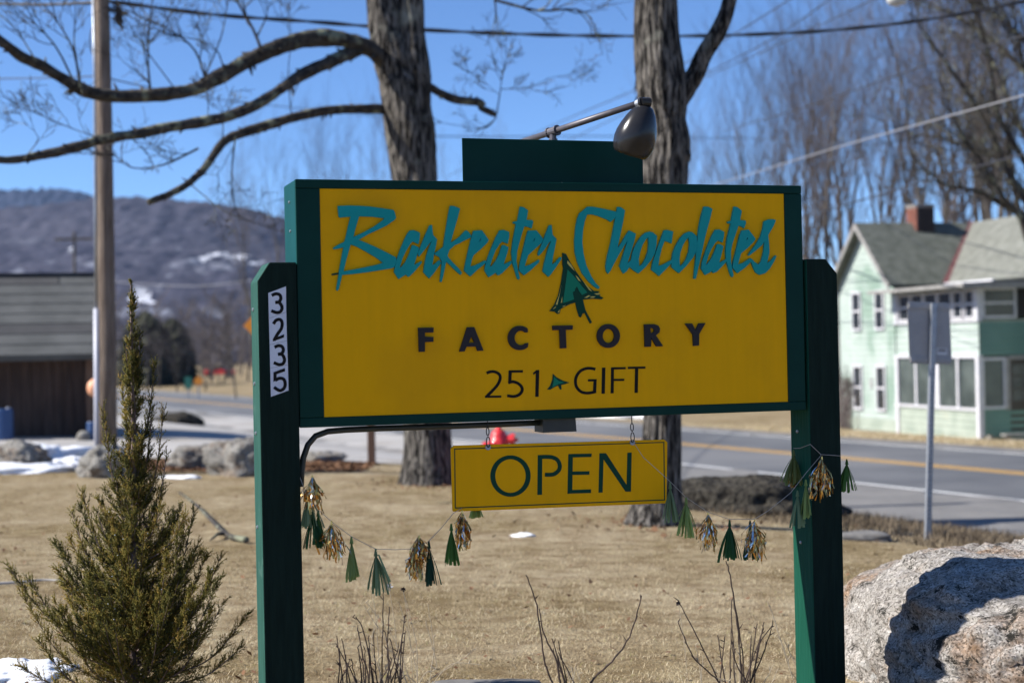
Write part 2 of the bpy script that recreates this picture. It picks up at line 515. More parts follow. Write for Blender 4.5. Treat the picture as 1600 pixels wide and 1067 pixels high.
def np_mesh(name, verts, faces, mats, tone=None, parent=None, kind=None, smooth=False, label=None):
    """faces: (n,3) or (n,4) array"""
    verts = np.asarray(verts, dtype=np.float32)
    if parent is not None:
        verts = verts - np.array(parent['_org'], dtype=np.float32)
    faces = np.asarray(faces, dtype=np.int32)
    me = bpy.data.meshes.new(name)
    me.vertices.add(len(verts)); me.vertices.foreach_set('co', verts.ravel())
    k = faces.shape[1]
    me.loops.add(faces.size); me.loops.foreach_set('vertex_index', faces.ravel())
    me.polygons.add(len(faces)); me.polygons.foreach_set('loop_start', np.arange(0, faces.size, k, dtype=np.int32))
    me.update(calc_edges=True)
    me.materials.append(mats)
    if tone is not None:
        a = me.attributes.new('tone', 'FLOAT', 'POINT')
        a.data.foreach_set('value', np.asarray(tone, dtype=np.float32))
    if smooth:
        me.polygons.foreach_set('use_smooth', np.ones(len(faces), dtype=bool))
    me.validate()
    return link(name, me, parent, kind, label)


def sm(a, b, x):
    t = min(1, max(0, (x - a) / (b - a)))
    return t * t * (3 - 2 * t)


# ---------------------------------------------------------------- the ground
RD = Vector((-0.435, 0.9004, 0))         # along the road, away from the camera
RN = Vector((0.9004, 0.435, 0))          # across the road, away from the camera
PROF = [(-400, 0.6), (-60, 0.3), (-10, 0.1), (0, 0.03), (4, 0.0), (8, -0.1), (10.5, -0.3), (12.5, -0.62), (14, -0.84), (17, -0.85), (25.5, -0.86), (28, -1.05), (33, -1.31), (60, -1.4), (120, -1.0), (400, 2), (3000, 20)]


def gz(x, y):
    s = RN.x * x + RN.y * y
    return float(np.interp(s, [p[0] for p in PROF], [p[1] for p in PROF]))


def st(s, t):
    return (RN.x * s + RD.x * t, RN.y * s + RD.y * t)


def sheet(name, S, T, m, lift=0.0, jit=0.0, kind='structure', parent=None):
    vs, fs = [], []
    for i, s in enumerate(S):
        for t in T:
            x, y = st(s, t)
            j = noise.noise((x * 0.9, y * 0.9, 3.1)) * jit
            if jit and i in (0, len(S) - 1):
                x2, y2 = st(s + j * 6, t)
            else:
                x2, y2 = x, y
            vs.append((x2, y2, gz(x2, y2) + lift))
    n = len(T)
    for i in range(len(S) - 1):
        for k in range(n - 1):
            a = i * n + k
            fs.append((a, a + n, a + n + 1, a + 1))
    return np_mesh(name, vs, fs, m, kind=kind, parent=parent)


Ts = sorted(set([-3000, -1000, -300, -100] + list(range(-50, 100, 2)) + list(range(100, 400, 20)) + [500, 800, 1500, 3000, 6000]))
Ss = sorted(set([p[0] for p in PROF] + [x * 0.5 for x in range(-20, 70)] + [-3000, -200, -100, -30, -20, 45, 80, 200, 800, 6000]))
ground = sheet('ground', Ss, Ts, M['lawn'])
TR = sorted(set(list(range(-60, 120, 3)) + list(range(120, 600, 30)) + [1000, 1600]))
road = sheet('road', [14.2, 15, 16, 17, 17.5, 19, 21, 23, 24.5, 25.4], TR, M['asphalt'], 0.004)
shoulder = sheet('road_shoulder', [14.0, 14.6, 15.4, 16.2, 17.0, 17.2], [t for t in np.arange(-40, 120, 0.6)], M['shoulder'], 0.009, jit=0.12)
farsh = sheet('far_road_shoulder', [24.6, 25.0, 25.5, 26.0], [t for t in np.arange(-40, 120, 0.6)], M['shoulder'], 0.009, jit=0.1)
for s0, s1, m, nm, k in ((17.34, 17.48, 'roadwhite', 'edge_line', 0), (20.75, 20.88, 'roadyellow', 'centre_line', 0), (21.05, 21.18, 'roadyellow', 'centre_line', 0), (24.35, 24.49, 'roadwhite', 'edge_line', 0)):
    sheet(nm, [s0, s1], TR, M[m], 0.0085 if k == 0 else 0.01)

# pale gravel lot in front of the shed
vs, fs = [], []
SL = list(np.arange(-22, 17.4, 0.6)); YL = list(np.arange(0, 1.0001, 0.04))
for s in SL:
    for q in YL:
        x0 = (s - RN.y * 26) / RN.x
        y0 = 25.6 + noise.noise((x0 * 0.5, 2.2, 0)) * 0.9
        y0 = max(y0, (s - RN.x * 0.8) / RN.y)
        y = y0 + (62 - y0) * q * q
        x = (s - RN.y * y) / RN.x
        vs.append((x, y, gz(x, y) + 0.012))
n = len(YL)
fs = [(i * n + k, (i + 1) * n + k, (i + 1) * n + k + 1, i * n + k + 1) for i in range(len(SL) - 1) for k in range(n - 1)]
np_mesh('gravel_lot', vs, fs, M['lot'], kind='structure')


# ---------------------------------------------------------------- hills
def hill_mat():
    mt, n, b = principled('bare wooded hillside')
    tc = n.nodes.new('ShaderNodeTexCoord')
    def nz(sc, st_=(1, 1, 1), det=8):
        mp = n.nodes.new('ShaderNodeMapping'); mp.inputs['Scale'].default_value = st_
        n.links.new(tc.outputs['Object'], mp.inputs[0])
        x = n.nodes.new('ShaderNodeTexNoise'); x.inputs['Scale'].default_value = sc; x.inputs['Detail'].default_value = det; x.inputs['Roughness'].default_value = 0.7
        n.links.new(mp.outputs[0], x.inputs['Vector']); return x
    a, c = nz(0.012), nz(0.14, (1, 0.3, 1))
    cr = n.nodes.new('ShaderNodeValToRGB'); e = cr.color_ramp.elements
    e[0].position = 0.36; e[0].color = lin((0.055, 0.057, 0.08)); e[1].position = 0.66; e[1].color = lin((0.1, 0.098, 0.128))
    n.links.new(c.outputs[0], cr.inputs[0])
    cr2 = n.nodes.new('ShaderNodeValToRGB'); e = cr2.color_ramp.elements
    e[0].position = 0.38; e[0].color = lin((0.72, 0.74, 0.8)); e[1].position = 0.6; e[1].color = lin((1, 1, 1))
    n.links.new(a.outputs[0], cr2.inputs[0])
    mu = n.nodes.new('ShaderNodeMixRGB'); mu.blend_type = 'MULTIPLY'; mu.inputs[0].default_value = 1
    n.links.new(cr.outputs[0], mu.inputs[1]); n.links.new(cr2.outputs[0], mu.inputs[2])
    # thin snow showing between the trees low on the slope
    sx = n.nodes.new('ShaderNodeSeparateXYZ'); n.links.new(tc.outputs['Object'], sx.inputs[0])
    zr = n.nodes.new('ShaderNodeMapRange'); zr.inputs[1].default_value = 120; zr.inputs[2].default_value = 60
    n.links.new(sx.outputs[2], zr.inputs[0])
    sn = nz(0.03, (1, 0.35, 1), 6)
    sr = n.nodes.new('ShaderNodeMapRange'); sr.inputs[1].default_value = 0.56; sr.inputs[2].default_value = 0.7
    n.links.new(sn.outputs[0], sr.inputs[0])
    mm = n.nodes.new('ShaderNodeMath'); mm.operation = 'MULTIPLY'
    n.links.new(zr.outputs[0], mm.inputs[0]); n.links.new(sr.outputs[0], mm.inputs[1])
    mx = n.nodes.new('ShaderNodeMixRGB'); n.links.new(mm.outputs[0], mx.inputs[0]); n.links.new(mu.outputs[0], mx.inputs[1]); mx.inputs[2].default_value = lin((0.3, 0.32, 0.38))
    n.links.new(mx.outputs[0], b.inputs['Base Color'])
    b.inputs['Roughness'].default_value = 1; b.inputs['Specular IOR Level'].default_value = 0
    return mt


M['hill'] = hill_mat()
M['thinsnow'] = mat('thin snow between trees', (0.16, 0.17, 0.2), (0.62, 0.64, 0.7), scale=0.06, rough=0.9, pos=(0.42, 0.56))
M['farhill'] = mat('conifer ridge', (0.04, 0.05, 0.085), (0.06, 0.072, 0.115), scale=0.03, rough=1, spec=0)


def hill(name, D0, D1, pts, m, back=400, fuzz=6.0, nx=420, ny=130):
    px = [p[0] for p in pts]; py = [p[1] for p in pts]
    hx = [(p - 800) / F_PX * D1 for p in px]
    hh = [at(a, b, D1).z for a, b in pts]
    X = np.linspace(hx[0], hx[-1], nx)
    Y = np.concatenate([np.linspace(D0, D1, ny), np.linspace(D1 + 15, D1 + back, 12)])
    vs = []
    for x in X:
        h = float(np.interp(x, hx, hh))
        for y in Y:
            u = x * D1 / max(y, 1)  # keeps spurs running down towards the valley
            if y <= D1:
                q = (y - D0) / (D1 - D0)
                g = q ** 1.25 * (1 - 0.12 * math.sin(q * math.pi))
            else:
                g = 1 - ((y - D1) / back) ** 2
            nz = noise.fractal((x * 0.004, y * 0.004, 1.7), 1.0, 2.0, 4) * 16 * sm(0, 0.3, g) * (1 - 0.6 * g)
            fz = noise.noise((x * 0.11, y * 0.06, 0.3)) * fuzz * 0.5 + (R.random() - 0.5) * fuzz * 0.6
            vs.append((x, y, h * g + nz + fz - (3 if g < 0.02 else 0)))
    n = len(Y)
    fs = [(i * n + k, (i + 1) * n + k, (i + 1) * n + k + 1, i * n + k + 1) for i in range(nx - 1) for k in range(n - 1)]
    o = np_mesh(name, vs, fs, m, kind='structure')
    if name == 'hill':                      # open snowfields on the slope
        o.data.materials.append(M['thinsnow'])
        for pg in o.data.polygons:
            c = pg.center - CAM
            dpt = c.dot(FWD)
            if dpt < 100: continue
            qx, qy = 800 + F_PX * c.dot(RT) / dpt, 533.5 - F_PX * c.dot(UP) / dpt
            for ex, ey, rx, ry in ((216, 462, 17, 9), (232, 470, 14, 6), (320, 404, 11, 4), (372, 402, 20, 4), (345, 398, 14, 3), (400, 412, 12, 3), (112, 392, 5, 5)):
                if ((qx - ex) / rx) ** 2 + ((qy - ey) / ry) ** 2 < 1 + noise.noise((qx * .25, qy * .4, 0)):
                    pg.material_index = 1
    return o


hill('far_hill', 1900, 2800, [(-900, 330), (-300, 305), (0, 298), (70, 296), (130, 300), (165, 316), (240, 380), (400, 470), (700, 520), (1000, 530)], M['farhill'], fuzz=12)
hill('hill', 420, 1500, [(-900, 350), (-400, 335), (-100, 330), (60, 326), (140, 318), (190, 314), (300, 314), (380, 322), (440, 338), (520, 372), (620, 405), (760, 440), (950, 470), (1250, 490), (1700, 500)], M['hill'])

# ---------------------------------------------------------------- the roadside sign
TH = 0.3076
SCN = Vector((0.2228, 6.6461, EYE + 0.1964))
SU = Vector((math.cos(TH), math.sin(TH), 0))
SK = Vector((0, 0, 1))
SN = Vector((math.sin(TH), -math.cos(TH), 0))
SW, ML, MR, MT, MBt = 2.2691, 0.0988, 0.0848, 0.0363, 0.0386


def S3(a, b, z):
    return SCN + SU * a + SK * b + SN * z


def sp(px, py, d=0.0):
    r = at(px, py, 1.0) - CAM
    o = SCN + SN * d
    t = (o - CAM).dot(SN) / r.dot(SN)
    p = CAM + r * t - o
    return (p.dot(SU), p.dot(SK))


def SP(px, py, d=0.0):
    a, b = sp(px, py, d)
    return S3(a, b, d)


def sbox(mb, a0, a1, b0, b1, n0, n1):
    mb.box((a0, n0, b0), (a1, n1, b1), SU, SN, SK, SCN)


def bevel(o, w, seg=2):
    b = o.modifiers.new('edge', 'BEVEL'); b.width = w; b.segments = seg; b.limit_method = 'ANGLE'


base = S3(0, 0, -0.1); base.z = 0
sign = thing('roadside_sign', 'big green and yellow shop sign on two green timber posts reading Barkeater Chocolates Factory', 'sign', base)
H = SW / 2
mb = MB()                                   # cabinet body: sides, top, bottom, back, front rim of four flat bars
sbox(mb, -H, H, -0.5, 0.5, -0.28, -0.012)
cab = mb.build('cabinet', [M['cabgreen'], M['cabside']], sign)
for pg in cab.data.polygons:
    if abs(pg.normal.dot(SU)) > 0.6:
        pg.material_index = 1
bevel(cab, 0.006)
for nm, (a0, a1, b0, b1) in {'t': (-H, H, 0.5 - MT, 0.5), 'b': (-H, H, -0.5, -0.5 + MBt), 'l': (-H, -H + ML, -0.5 + MBt + 0.001, 0.5 - MT - 0.001), 'r': (H - MR, H, -0.5 + MBt + 0.001, 0.5 - MT - 0.001)}.items():
    mb = MB(); sbox(mb, a0, a1, b0, b1, -0.0115, 0.0)
    o = mb.build('frame_bar', M['cabgreen'], cab); bevel(o, 0.003)
mb = MB(); sbox(mb, -H + ML + 0.001, H - MR - 0.001, -0.5 + MBt + 0.001, 0.5 - MT - 0.001, -0.0115, -0.0055)
face = mb.build('face_panel', M['yellow'], sign)
mb = MB()
for a in (-1.05, -0.55, 0.02, 0.6, 1.06):    # screw heads along the top edge
    mb.lathe([(0.0, 0.006), (0.005, 0.005), (0.006, 0.0)], S3(a, 0.5, -0.05), (0, 0, 1), 8)
for b in (-0.05, 0.12, 0.3, 0.42):
    mb.lathe([(0.0, 0.006), (0.005, 0.005), (0.006, 0.0)], S3(-H, b, -0.1 - b * 0.1), -SU, 8)
mb.build('screw', M['steel'], cab)

FZ = -0.005        # where letters start on the face
GL = 0.011         # how far the raised letters stand out


def crop(x0, y0, kx, ky):
    return lambda L: [sp(x0 + p[0] * kx, y0 + p[1] * ky, FZ + GL) for p in L]


K1 = crop(515, 310, .1405, .1405)
K2 = crop(605, 315, .12183, .12184)
K3 = crop(715, 315, .12186, .12183)
K4 = crop(890, 315, .13115, .13121)
K5 = crop(960, 315, .12185, .12184)
K6 = crop(1080, 315, .12185, .12184)
SCRIPT = [
 ('letter', K1, [[(92,85),(210,80),(330,84),(450,92),(600,113),(712,130),(728,165),(740,215),(725,240),(640,300),(560,340),(430,400),(325,462),(400,492),(520,545),(640,605),(735,655),(748,690),(735,730),(720,765),(690,778),(560,800),(400,825),(250,843),(140,852),(125,920),(105,1005),(90,1028),(75,1018),(80,980),(98,880),(108,800),(130,680),(155,545),(100,560),(50,567),(38,555),(55,540),(100,515),(165,482),(180,440),(205,320),(235,205),(170,208),(120,215),(103,205),(98,150)],
   [(330,200),(480,205),(610,222),(590,245),(500,310),(380,378),(265,430),(290,330),(315,250)],
   [(235,512),(300,535),(420,600),(520,660),(595,715),(540,735),(400,765),(250,795),(155,812),(185,690)]]),
 ('letter', K2, [[(290,372),(340,368),(390,385),(420,405),(418,470),(402,545),(370,532),(330,512),(300,540),(250,620),(200,720),(160,850),(185,835),(230,780),(275,690),(300,620),(320,560),(350,560),(405,590),(400,640),(380,700),(345,815),(390,790),(440,762),(445,785),(400,840),(330,920),(280,965),(262,960),(245,935),(200,960),(150,995),(120,950),(90,905),(100,840),(130,720),(170,610),(220,490),(260,410)]]),
 ('letter', K2, [[(545,305),(575,300),(582,380),(590,430),(640,485),(625,570),(605,660),(580,815),(610,800),(650,762),(672,750),(690,790),(640,860),(590,930),(540,985),(500,945),(465,905),(475,830),(500,700),(540,580),(570,510),(540,540),(480,620),(410,705),(400,690),(395,660),(430,570),(480,450),(520,360)]]),
 ('letter', K2, [[(810,55),(860,60),(935,90),(900,230),(850,400),(815,525),(850,510),(930,450),(985,390),(1003,372),(1020,372),(1045,390),(1078,440),(1073,460),(1003,495),(930,535),(870,560),(800,620),(775,690),(785,715),(850,790),(920,860),(960,915),(945,940),(900,905),(830,835),(760,770),(745,830),(720,950),(700,1030),(678,1030),(685,950),(695,870),(700,770),(670,710),(620,685),(605,665),(650,635),(720,580),(740,440),(770,260),(790,140)]]),
 ('letter', K3, [[(205,375),(310,368),(350,420),(400,495),(380,530),(300,610),(205,690),(185,740),(165,830),(220,820),(350,755),(370,765),(360,790),(250,880),(165,960),(130,930),(85,885),(100,800),(140,620),(180,450)],[(275,525),(285,485),(300,470),(293,500)]]),
 ('letter', K3, [[(540,370),(590,365),(660,390),(662,450),(645,540),(615,530),(575,512),(540,545),(490,620),(450,720),(412,838),(440,825),(490,760),(530,680),(570,560),(600,558),(652,585),(640,650),(590,805),(630,790),(690,757),(695,790),(640,850),(570,920),(525,948),(505,935),(495,910),(450,940),(400,970),(375,930),(348,885),(355,820),(400,680),(440,580),(490,460)]]),
 ('letter', K3, [[(805,65),(850,75),(905,115),(885,235),(960,240),(970,265),(950,345),(920,330),(858,315),(830,400),(790,540),(765,640),(755,760),(775,880),(800,985),(785,1000),(768,990),(740,900),(705,790),(690,650),(710,500),(750,290),(712,280),(715,260),(770,248),(785,160)]]),
 ('letter', K3, [[(905,372),(1010,370),(1060,430),(1100,485),(1080,530),(990,610),(905,690),(885,750),(860,830),(930,810),(1040,745),(1055,755),(1040,785),(940,880),(855,945),(820,915),(785,880),(800,790),(840,620),(880,450)],[(970,522),(980,482),(993,468),(987,497)]]),
 ('letter', K3, [[(1175,305),(1205,300),(1215,400),(1220,430),(1268,480),(1250,580),(1225,700),(1210,805),(1250,785),(1310,715),(1335,715),(1330,740),(1250,860),(1195,935),(1165,965),(1130,930),(1092,895),(1110,800),(1150,640),(1200,500),(1170,530),(1110,620),(1045,695),(1030,685),(1035,650),(1090,520),(1140,390)]]),
 ('letter', K4, [[(215,62),(270,62),(400,85),(570,125),(555,170),(540,200),(490,243),(450,215),(350,175),(270,152),(210,155),(180,240),(160,350),(152,480),(165,610),(200,760),(260,890),(310,970),(360,1020),(345,1040),(300,1015),(230,955),(150,850),(95,720),(65,600),(60,470),(75,300),(95,200),(120,140)]]),
 ('letter', K4, [[(572,65),(610,68),(660,105),(640,230),(600,420),(575,530),(570,555),(620,490),(670,400),(710,345),(790,385),(775,460),(735,590),(690,735),(718,740),(722,770),(680,830),(645,858),(620,820),(595,765),(620,690),(660,570),(690,465),(650,530),(590,630),(530,740),(490,820),(460,860),(440,830),(432,770),(450,660),(490,500),(530,290),(555,150)]]),
 ('letter', K5, [[(400,400),(450,385),(490,395),(545,440),(540,560),(520,660),(480,740),(400,840),(310,922),(260,890),(205,845),(170,790),(215,750),(225,680),(250,600),(300,510),(350,440)],[(435,460),(440,540),(430,640),(400,730),(360,800),(318,832),(312,740),(330,650),(360,560),(400,490)]]),
 ('letter', K5, [[(640,368),(680,365),(755,385),(745,450),(735,538),(700,522),(645,505),(610,600),(580,720),(565,825),(620,810),(740,745),(735,790),(660,870),(575,955),(530,915),(475,875),(490,790),(530,660),(580,520),(615,430)]]),
 ('letter', K5, [[(900,410),(960,385),(1000,395),(1055,445),(1060,540),(1050,640),(1010,720),(920,830),(830,918),(780,880),(735,840),(735,770),(750,660),(790,560),(850,460)],[(950,460),(965,540),(955,640),(920,740),(880,800),(842,830),(835,750),(845,660),(880,560),(915,500)]]),
 ('letter', K6, [[(165,65),(215,68),(272,95),(240,230),(180,450),(130,680),(85,880),(60,990),(35,990),(40,920),(60,720),(75,520),(100,330),(130,180)]]),
 ('letter', K6, [[(310,362),(360,358),(425,390),(420,450),(405,525),(375,512),(345,500),(310,530),(260,610),(220,700),(190,812),(215,795),(260,730),(300,640),(335,548),(365,545),(415,572),(400,640),(360,785),(400,765),(455,735),(450,775),(400,830),(330,900),(285,917),(270,890),(230,915),(180,942),(155,900),(128,860),(140,780),(180,650),(230,520),(270,430)]]),
 ('letter', K6, [[(550,65),(595,75),(650,120),(628,238),(700,245),(702,280),(680,342),(650,322),(608,308),(580,390),(530,540),(510,640),(510,760),(525,860),(545,950),(528,970),(510,950),(480,860),(450,760),(442,640),(460,480),(510,285),(470,280),(462,262),(515,245),(530,160)]]),
 ('letter', K6, [[(650,370),(735,360),(790,430),(825,480),(800,520),(720,600),(640,665),(620,730),(600,805),(660,790),(760,725),(780,750),(770,770),(690,850),(595,918),(560,880),(528,845),(540,770),(580,610),(620,440)],[(705,502),(715,470),(732,456),(724,482)]]),
 ('letter', K6, [[(935,255),(990,230),(1050,228),(1088,238),(1060,310),(990,430),(1000,540),(1005,650),(975,790),(1020,760),(1080,690),(1095,700),(1070,760),(1010,860),(950,920),(880,940),(830,910),(795,840),(768,770),(778,735),(815,775),(865,810),(900,760),(930,640),(940,510),(910,560),(840,620),(745,695),(730,685),(760,640),(830,550),(890,450),(920,350)]]),
]
for i, (nm, K, loops) in enumerate(SCRIPT):
    mb = MB()
    mb.prism([K(l) for l in loops], S3, FZ - 0.0008, FZ + GL + (i % 3) * 0.0006)
    o = mb.build(nm, M['teal'], face)
mb = MB(); mb.prism([K1([(25,840),(60,830),(108,826),(110,842),(60,853),(30,855)])], S3, FZ - .0008, FZ + .004)
mb.build('paint_stroke', M['opengreen'], face)


def ell(cx, cy, rx, ry, a0=0, a1=360, n=28):
    return [(cx + rx * math.cos(math.radians(a0 + (a1 - a0) * i / n)), cy + ry * math.sin(math.radians(a0 + (a1 - a0) * i / n))) for i in range(n + (0 if abs(a1 - a0) == 360 else 1))]


F1 = crop(640, 495, .1625, .16256)
F2 = crop(860, 495, .1625, .16256)
FACT = [
 (F1, [[(85,105),(232,103),(230,150),(148,152),(148,190),(230,193),(230,240),(148,243),(148,335),(92,337)]]),
 (F1, [[(555,100),(622,98),(712,325),(655,328),(640,285),(548,288),(530,332),(480,335)],[(595,185),(570,248),(625,246)]]),
 None,
 (F2, [[(22,85),(217,82),(215,123),(148,126),(155,300),(97,303),(90,127),(25,128)]]),
 (F2, [ell(560,184,110,115), ell(560,184,57,68)]),
 (F2, [[(905,72),(1000,70),(1040,85),(1055,115),(1050,150),(1015,178),(1085,282),(1022,285),(972,200),(968,287),(912,289)],[(962,108),(985,108),(1000,120),(1000,140),(985,152),(964,153)]]),
 (F2, [[(1298,65),(1363,63),(1398,130),(1430,62),(1493,60),(1432,165),(1430,275),(1378,280),(1372,170)]]),
]
FACT[2] = (F1, [[p for p in ell(1062,203,114,117,-48,-312,26)] + [(1143,250)] + [p for p in ell(1072,203,62,70,-312,-48,24)] + [(1137,150)]])
for K, loops in FACT:
    mb = MB(); mb.prism([K(l) for l in loops], S3, FZ - .0008, FZ + GL)
    mb.build('letter', M['navy'], face)


def ribbon(pts, w):
    """outline of a line of even width through points"""
    L, Rr = [], []
    for i, p in enumerate(pts):
        a = pts[max(i - 1, 0)]; b = pts[min(i + 1, len(pts) - 1)]
        dx, dy = b[0] - a[0], b[1] - a[1]
        l = math.hypot(dx, dy) or 1
        nx_, ny_ = -dy / l * w / 2, dx / l * w / 2
        L.append((p[0] + nx_, p[1] + ny_)); Rr.append((p[0] - nx_, p[1] - ny_))
    return L + Rr[::-1]


def curve(pts, n=6):
    """smooth line through points"""
    out = []
    P = [Vector((p[0], p[1], p[2] if len(p) > 2 else 0)) for p in pts]
    for i in range(len(P) - 1):
        p0, p1, p2, p3 = P[max(i - 1, 0)], P[i], P[i + 1], P[min(i + 2, len(P) - 1)]
        for k in range(n):
            t = k / n
            out.append(0.5 * ((2 * p1) + (p2 - p0) * t + (2 * p0 - 5 * p1 + 4 * p2 - p3) * t * t + (3 * p1 - p0 - 3 * p2 + p3) * t ** 3))
    out.append(P[-1])
    return out


def flatletter(K, strokes, m, parent, w, zf, to3=None, h=0.0012, name='letter'):
    mb = MB()
    for i, stt in enumerate(strokes):
        ww = w
        if isinstance(stt, tuple) and stt[0] == 'poly':
            poly = [stt[1]]
        elif isinstance(stt, tuple) and stt[0] == 'ring':
            poly = [stt[1], stt[2]]
        else:
            pts = [(p.x, p.y) for p in curve(stt, 5)] if len(stt) > 2 else stt
            poly = [ribbon(pts, ww)]
        mb.prism([K(l) for l in poly], to3 or S3, zf - .0004, zf + h + i * .0004)
    return mb.build(name, m, parent)


GIFT = [
 (F1, [[(748,541),(775,530),(812,526),(850,538),(875,562),(878,597),(858,645),(818,695),(745,768)], ('poly', [(732,758),(888,756),(888,776),(732,778)])]),
 (F1, [('poly', [(960,514),(1098,512),(1096,535),(958,537)]), ('poly', [(960,514),(990,514),(985,628),(955,640)]), [(956,634),(1000,624),(1050,640),(1085,675),(1088,712),(1060,748),(1010,765),(946,758)]]),
 (F1, [('poly', [(1222,512),(1254,510),(1248,768),(1216,769)]), ('poly', [(1194,540),(1228,511),(1232,530),(1199,558)])]),
 (F2, [[(440,504),(400,495),(350,497),(298,520),(262,565),(249,618),(260,675),(300,718),(350,732),(400,729),(447,717)], ('poly', [(370,600),(452,598),(451,620),(369,621)]), ('poly', [(424,600),(453,600),(447,728),(418,728)])]),
 (F2, [('poly', [(505,488),(537,487),(532,738),(500,739)])]),
 (F2, [('poly', [(592,487),(620,486),(617,734),(588,736)]), ('poly', [(594,485),(732,483),(732,503),(594,506)]), ('poly', [(604,597),(719,595),(718,615),(604,617)])]),
 (F2, [('poly', [(754,480),(923,477),(922,498),(754,501)]), ('poly', [(824,490),(853,489),(849,730),(818,731)])]),
]
for K, strokes in GIFT:
    flatletter(K, strokes, M['black'], face, 27, FZ)
K7 = crop(855, 390, .11243, .11246)
LOGO = [(220,45),(270,60),(330,180),(400,290),(490,420),(570,510),(660,575),(740,578),(715,597),(750,625),(735,640),(790,672),(760,690),(640,682),(505,695),(540,840),(630,1010),(605,1028),(530,880),(500,890),(475,942),(450,930),(420,830),(400,735),(330,755),(240,800),(195,825),(180,885),(150,895),(110,860),(40,855),(105,770),(160,640),(200,460),(230,260),(220,205)]
mb = MB()
mb.prism([K7(LOGO)], S3, FZ - .0008, FZ + .0045)
mb.cur = 1
mb.prism([K7([(290,280),(350,340),(420,420),(490,510),(565,595),(490,630),(455,580),(420,510),(395,545),(390,575),(360,590),(380,690),(300,720),(225,740),(245,600),(270,420)])], S3, FZ, FZ + .0055)
mb.cur = 2
for p in ([(290,150),(340,210),(390,300),(330,240),(285,190)], [(400,355),(440,390),(475,445),(440,425)], [(500,430),(560,500),(635,585),(590,560),(540,490)], [(205,490),(150,765),(125,765),(170,640)], [(520,670),(580,635),(610,640),(560,668)], [(620,650),(680,650),(650,668),(600,668)], [(80,830),(130,785),(120,810)], [(150,875),(180,830),(175,870)], [(215,650),(215,735),(195,740)], [(215,790),(270,770),(235,795)], [(660,610),(720,605),(750,625),(690,625)]):
    mb.prism([K7(p)], S3, FZ, FZ + .0055)
mb.build('tree_logo', [M['opengreen'], M['logogreen'], M['logoyellow']], face)
mb = MB()
mb.prism([F1([(1385,545),(1420,580),(1480,612),(1545,632),(1510,645),(1465,655),(1470,695),(1455,700),(1435,660),(1400,675),(1360,700),(1330,698),(1360,660),(1380,600)])], S3, FZ - .0004, FZ + .0012)
mb.cur = 1
mb.prism([F1([(1395,575),(1440,615),(1500,630),(1440,645),(1378,680),(1390,630)])], S3, FZ, FZ + .002)
mb.build('tree_logo', [M['opengreen'], M['logogreen']], face)

# posts
PW, PD = 0.158, 0.185
for side in (-1, 1):
    mb = MB()
    if side < 0:
        a1 = -H - 0.004; a0 = a1 - PW; top = 0.165
        prof = [(a0, -2.4), (a1, -2.4), (a1, top), (a0 + 0.05, top), (a0, top - 0.075)]
    else:
        a0 = H + 0.012; a1 = a0 + 0.153; top = 0.172
        prof = [(a0, -2.4), (a1, -2.4), (a1, top - 0.065), (a1 - 0.055, top), (a0, top)]
    n0, n1 = -0.175, 0.01
    mb.prism([prof], S3, n0, n1)
    post = mb.build('post', [M['postgreen'], M['postsunlit'] if side < 0 else M['postlit']], sign)
    if True:                           # side turned to the sun painted lighter, its sunlight put into the colour
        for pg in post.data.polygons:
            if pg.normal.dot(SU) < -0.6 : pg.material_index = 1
    bevel(post, 0.005)
    mb = MB()
    for b in ((-0.02, -0.32, -0.52, -0.9) if side < 0 else (-0.6, -1.1)):
        mb.lathe([(0.0, 0.006), (0.007, 0.005), (0.008, 0.0)], S3(a0, b, -0.09 - 0.02 * (b * 7 % 1)), -SU, 8)
    mb.build('bolt', M['steel'], post)
    if side < 0:
        KP = lambda L: [sp(410 + p[0] * .1779, 440 + p[1] * .178, 0.012) for p in L]
        plates = [[(52,100),(207,42),(210,266),(57,323)], [(57,325),(210,268),(216,518),(64,553)], [(64,555),(216,520),(224,728),(69,758)], [(69,760),(224,730),(230,955),(75,1010)]]
        digs = [[[(82,122),(115,108),(150,115),(162,148),(145,178),(112,184)], [(118,180),(152,188),(172,225),(160,262),(125,272),(78,256)]],
                [[(97,372),(120,340),(155,333),(173,362),(166,412),(132,462),(102,516)], ('poly', [(92,502),(190,462),(189,490),(92,526)])],
                [[(106,577),(140,562),(172,570),(184,602),(167,632),(136,638)], [(142,634),(175,642),(194,682),(182,718),(145,728),(100,710)]],
                [('poly', [(97,795),(198,758),(199,787),(97,822)]), ('poly', [(97,795),(124,786),(126,862),(97,880)]), [(112,866),(150,848),(188,858),(200,902),(186,940),(150,955),(102,926)]]]
        for pl, dg in zip(plates, digs):
            mb = MB()
            mb.prism([KP(pl)], S3, 0.0098, 0.0118)
            mb.cur = 1
            for i, stt in enumerate(dg):
                poly = stt[1] if isinstance(stt, tuple) else ribbon([(p.x, p.y) for p in curve(stt, 5)], 28)
                mb.prism([KP(poly)], S3, 0.0116, 0.0125 + i * .0003)
            mb.build('number_plate', [M['plate'], M['black']], post)

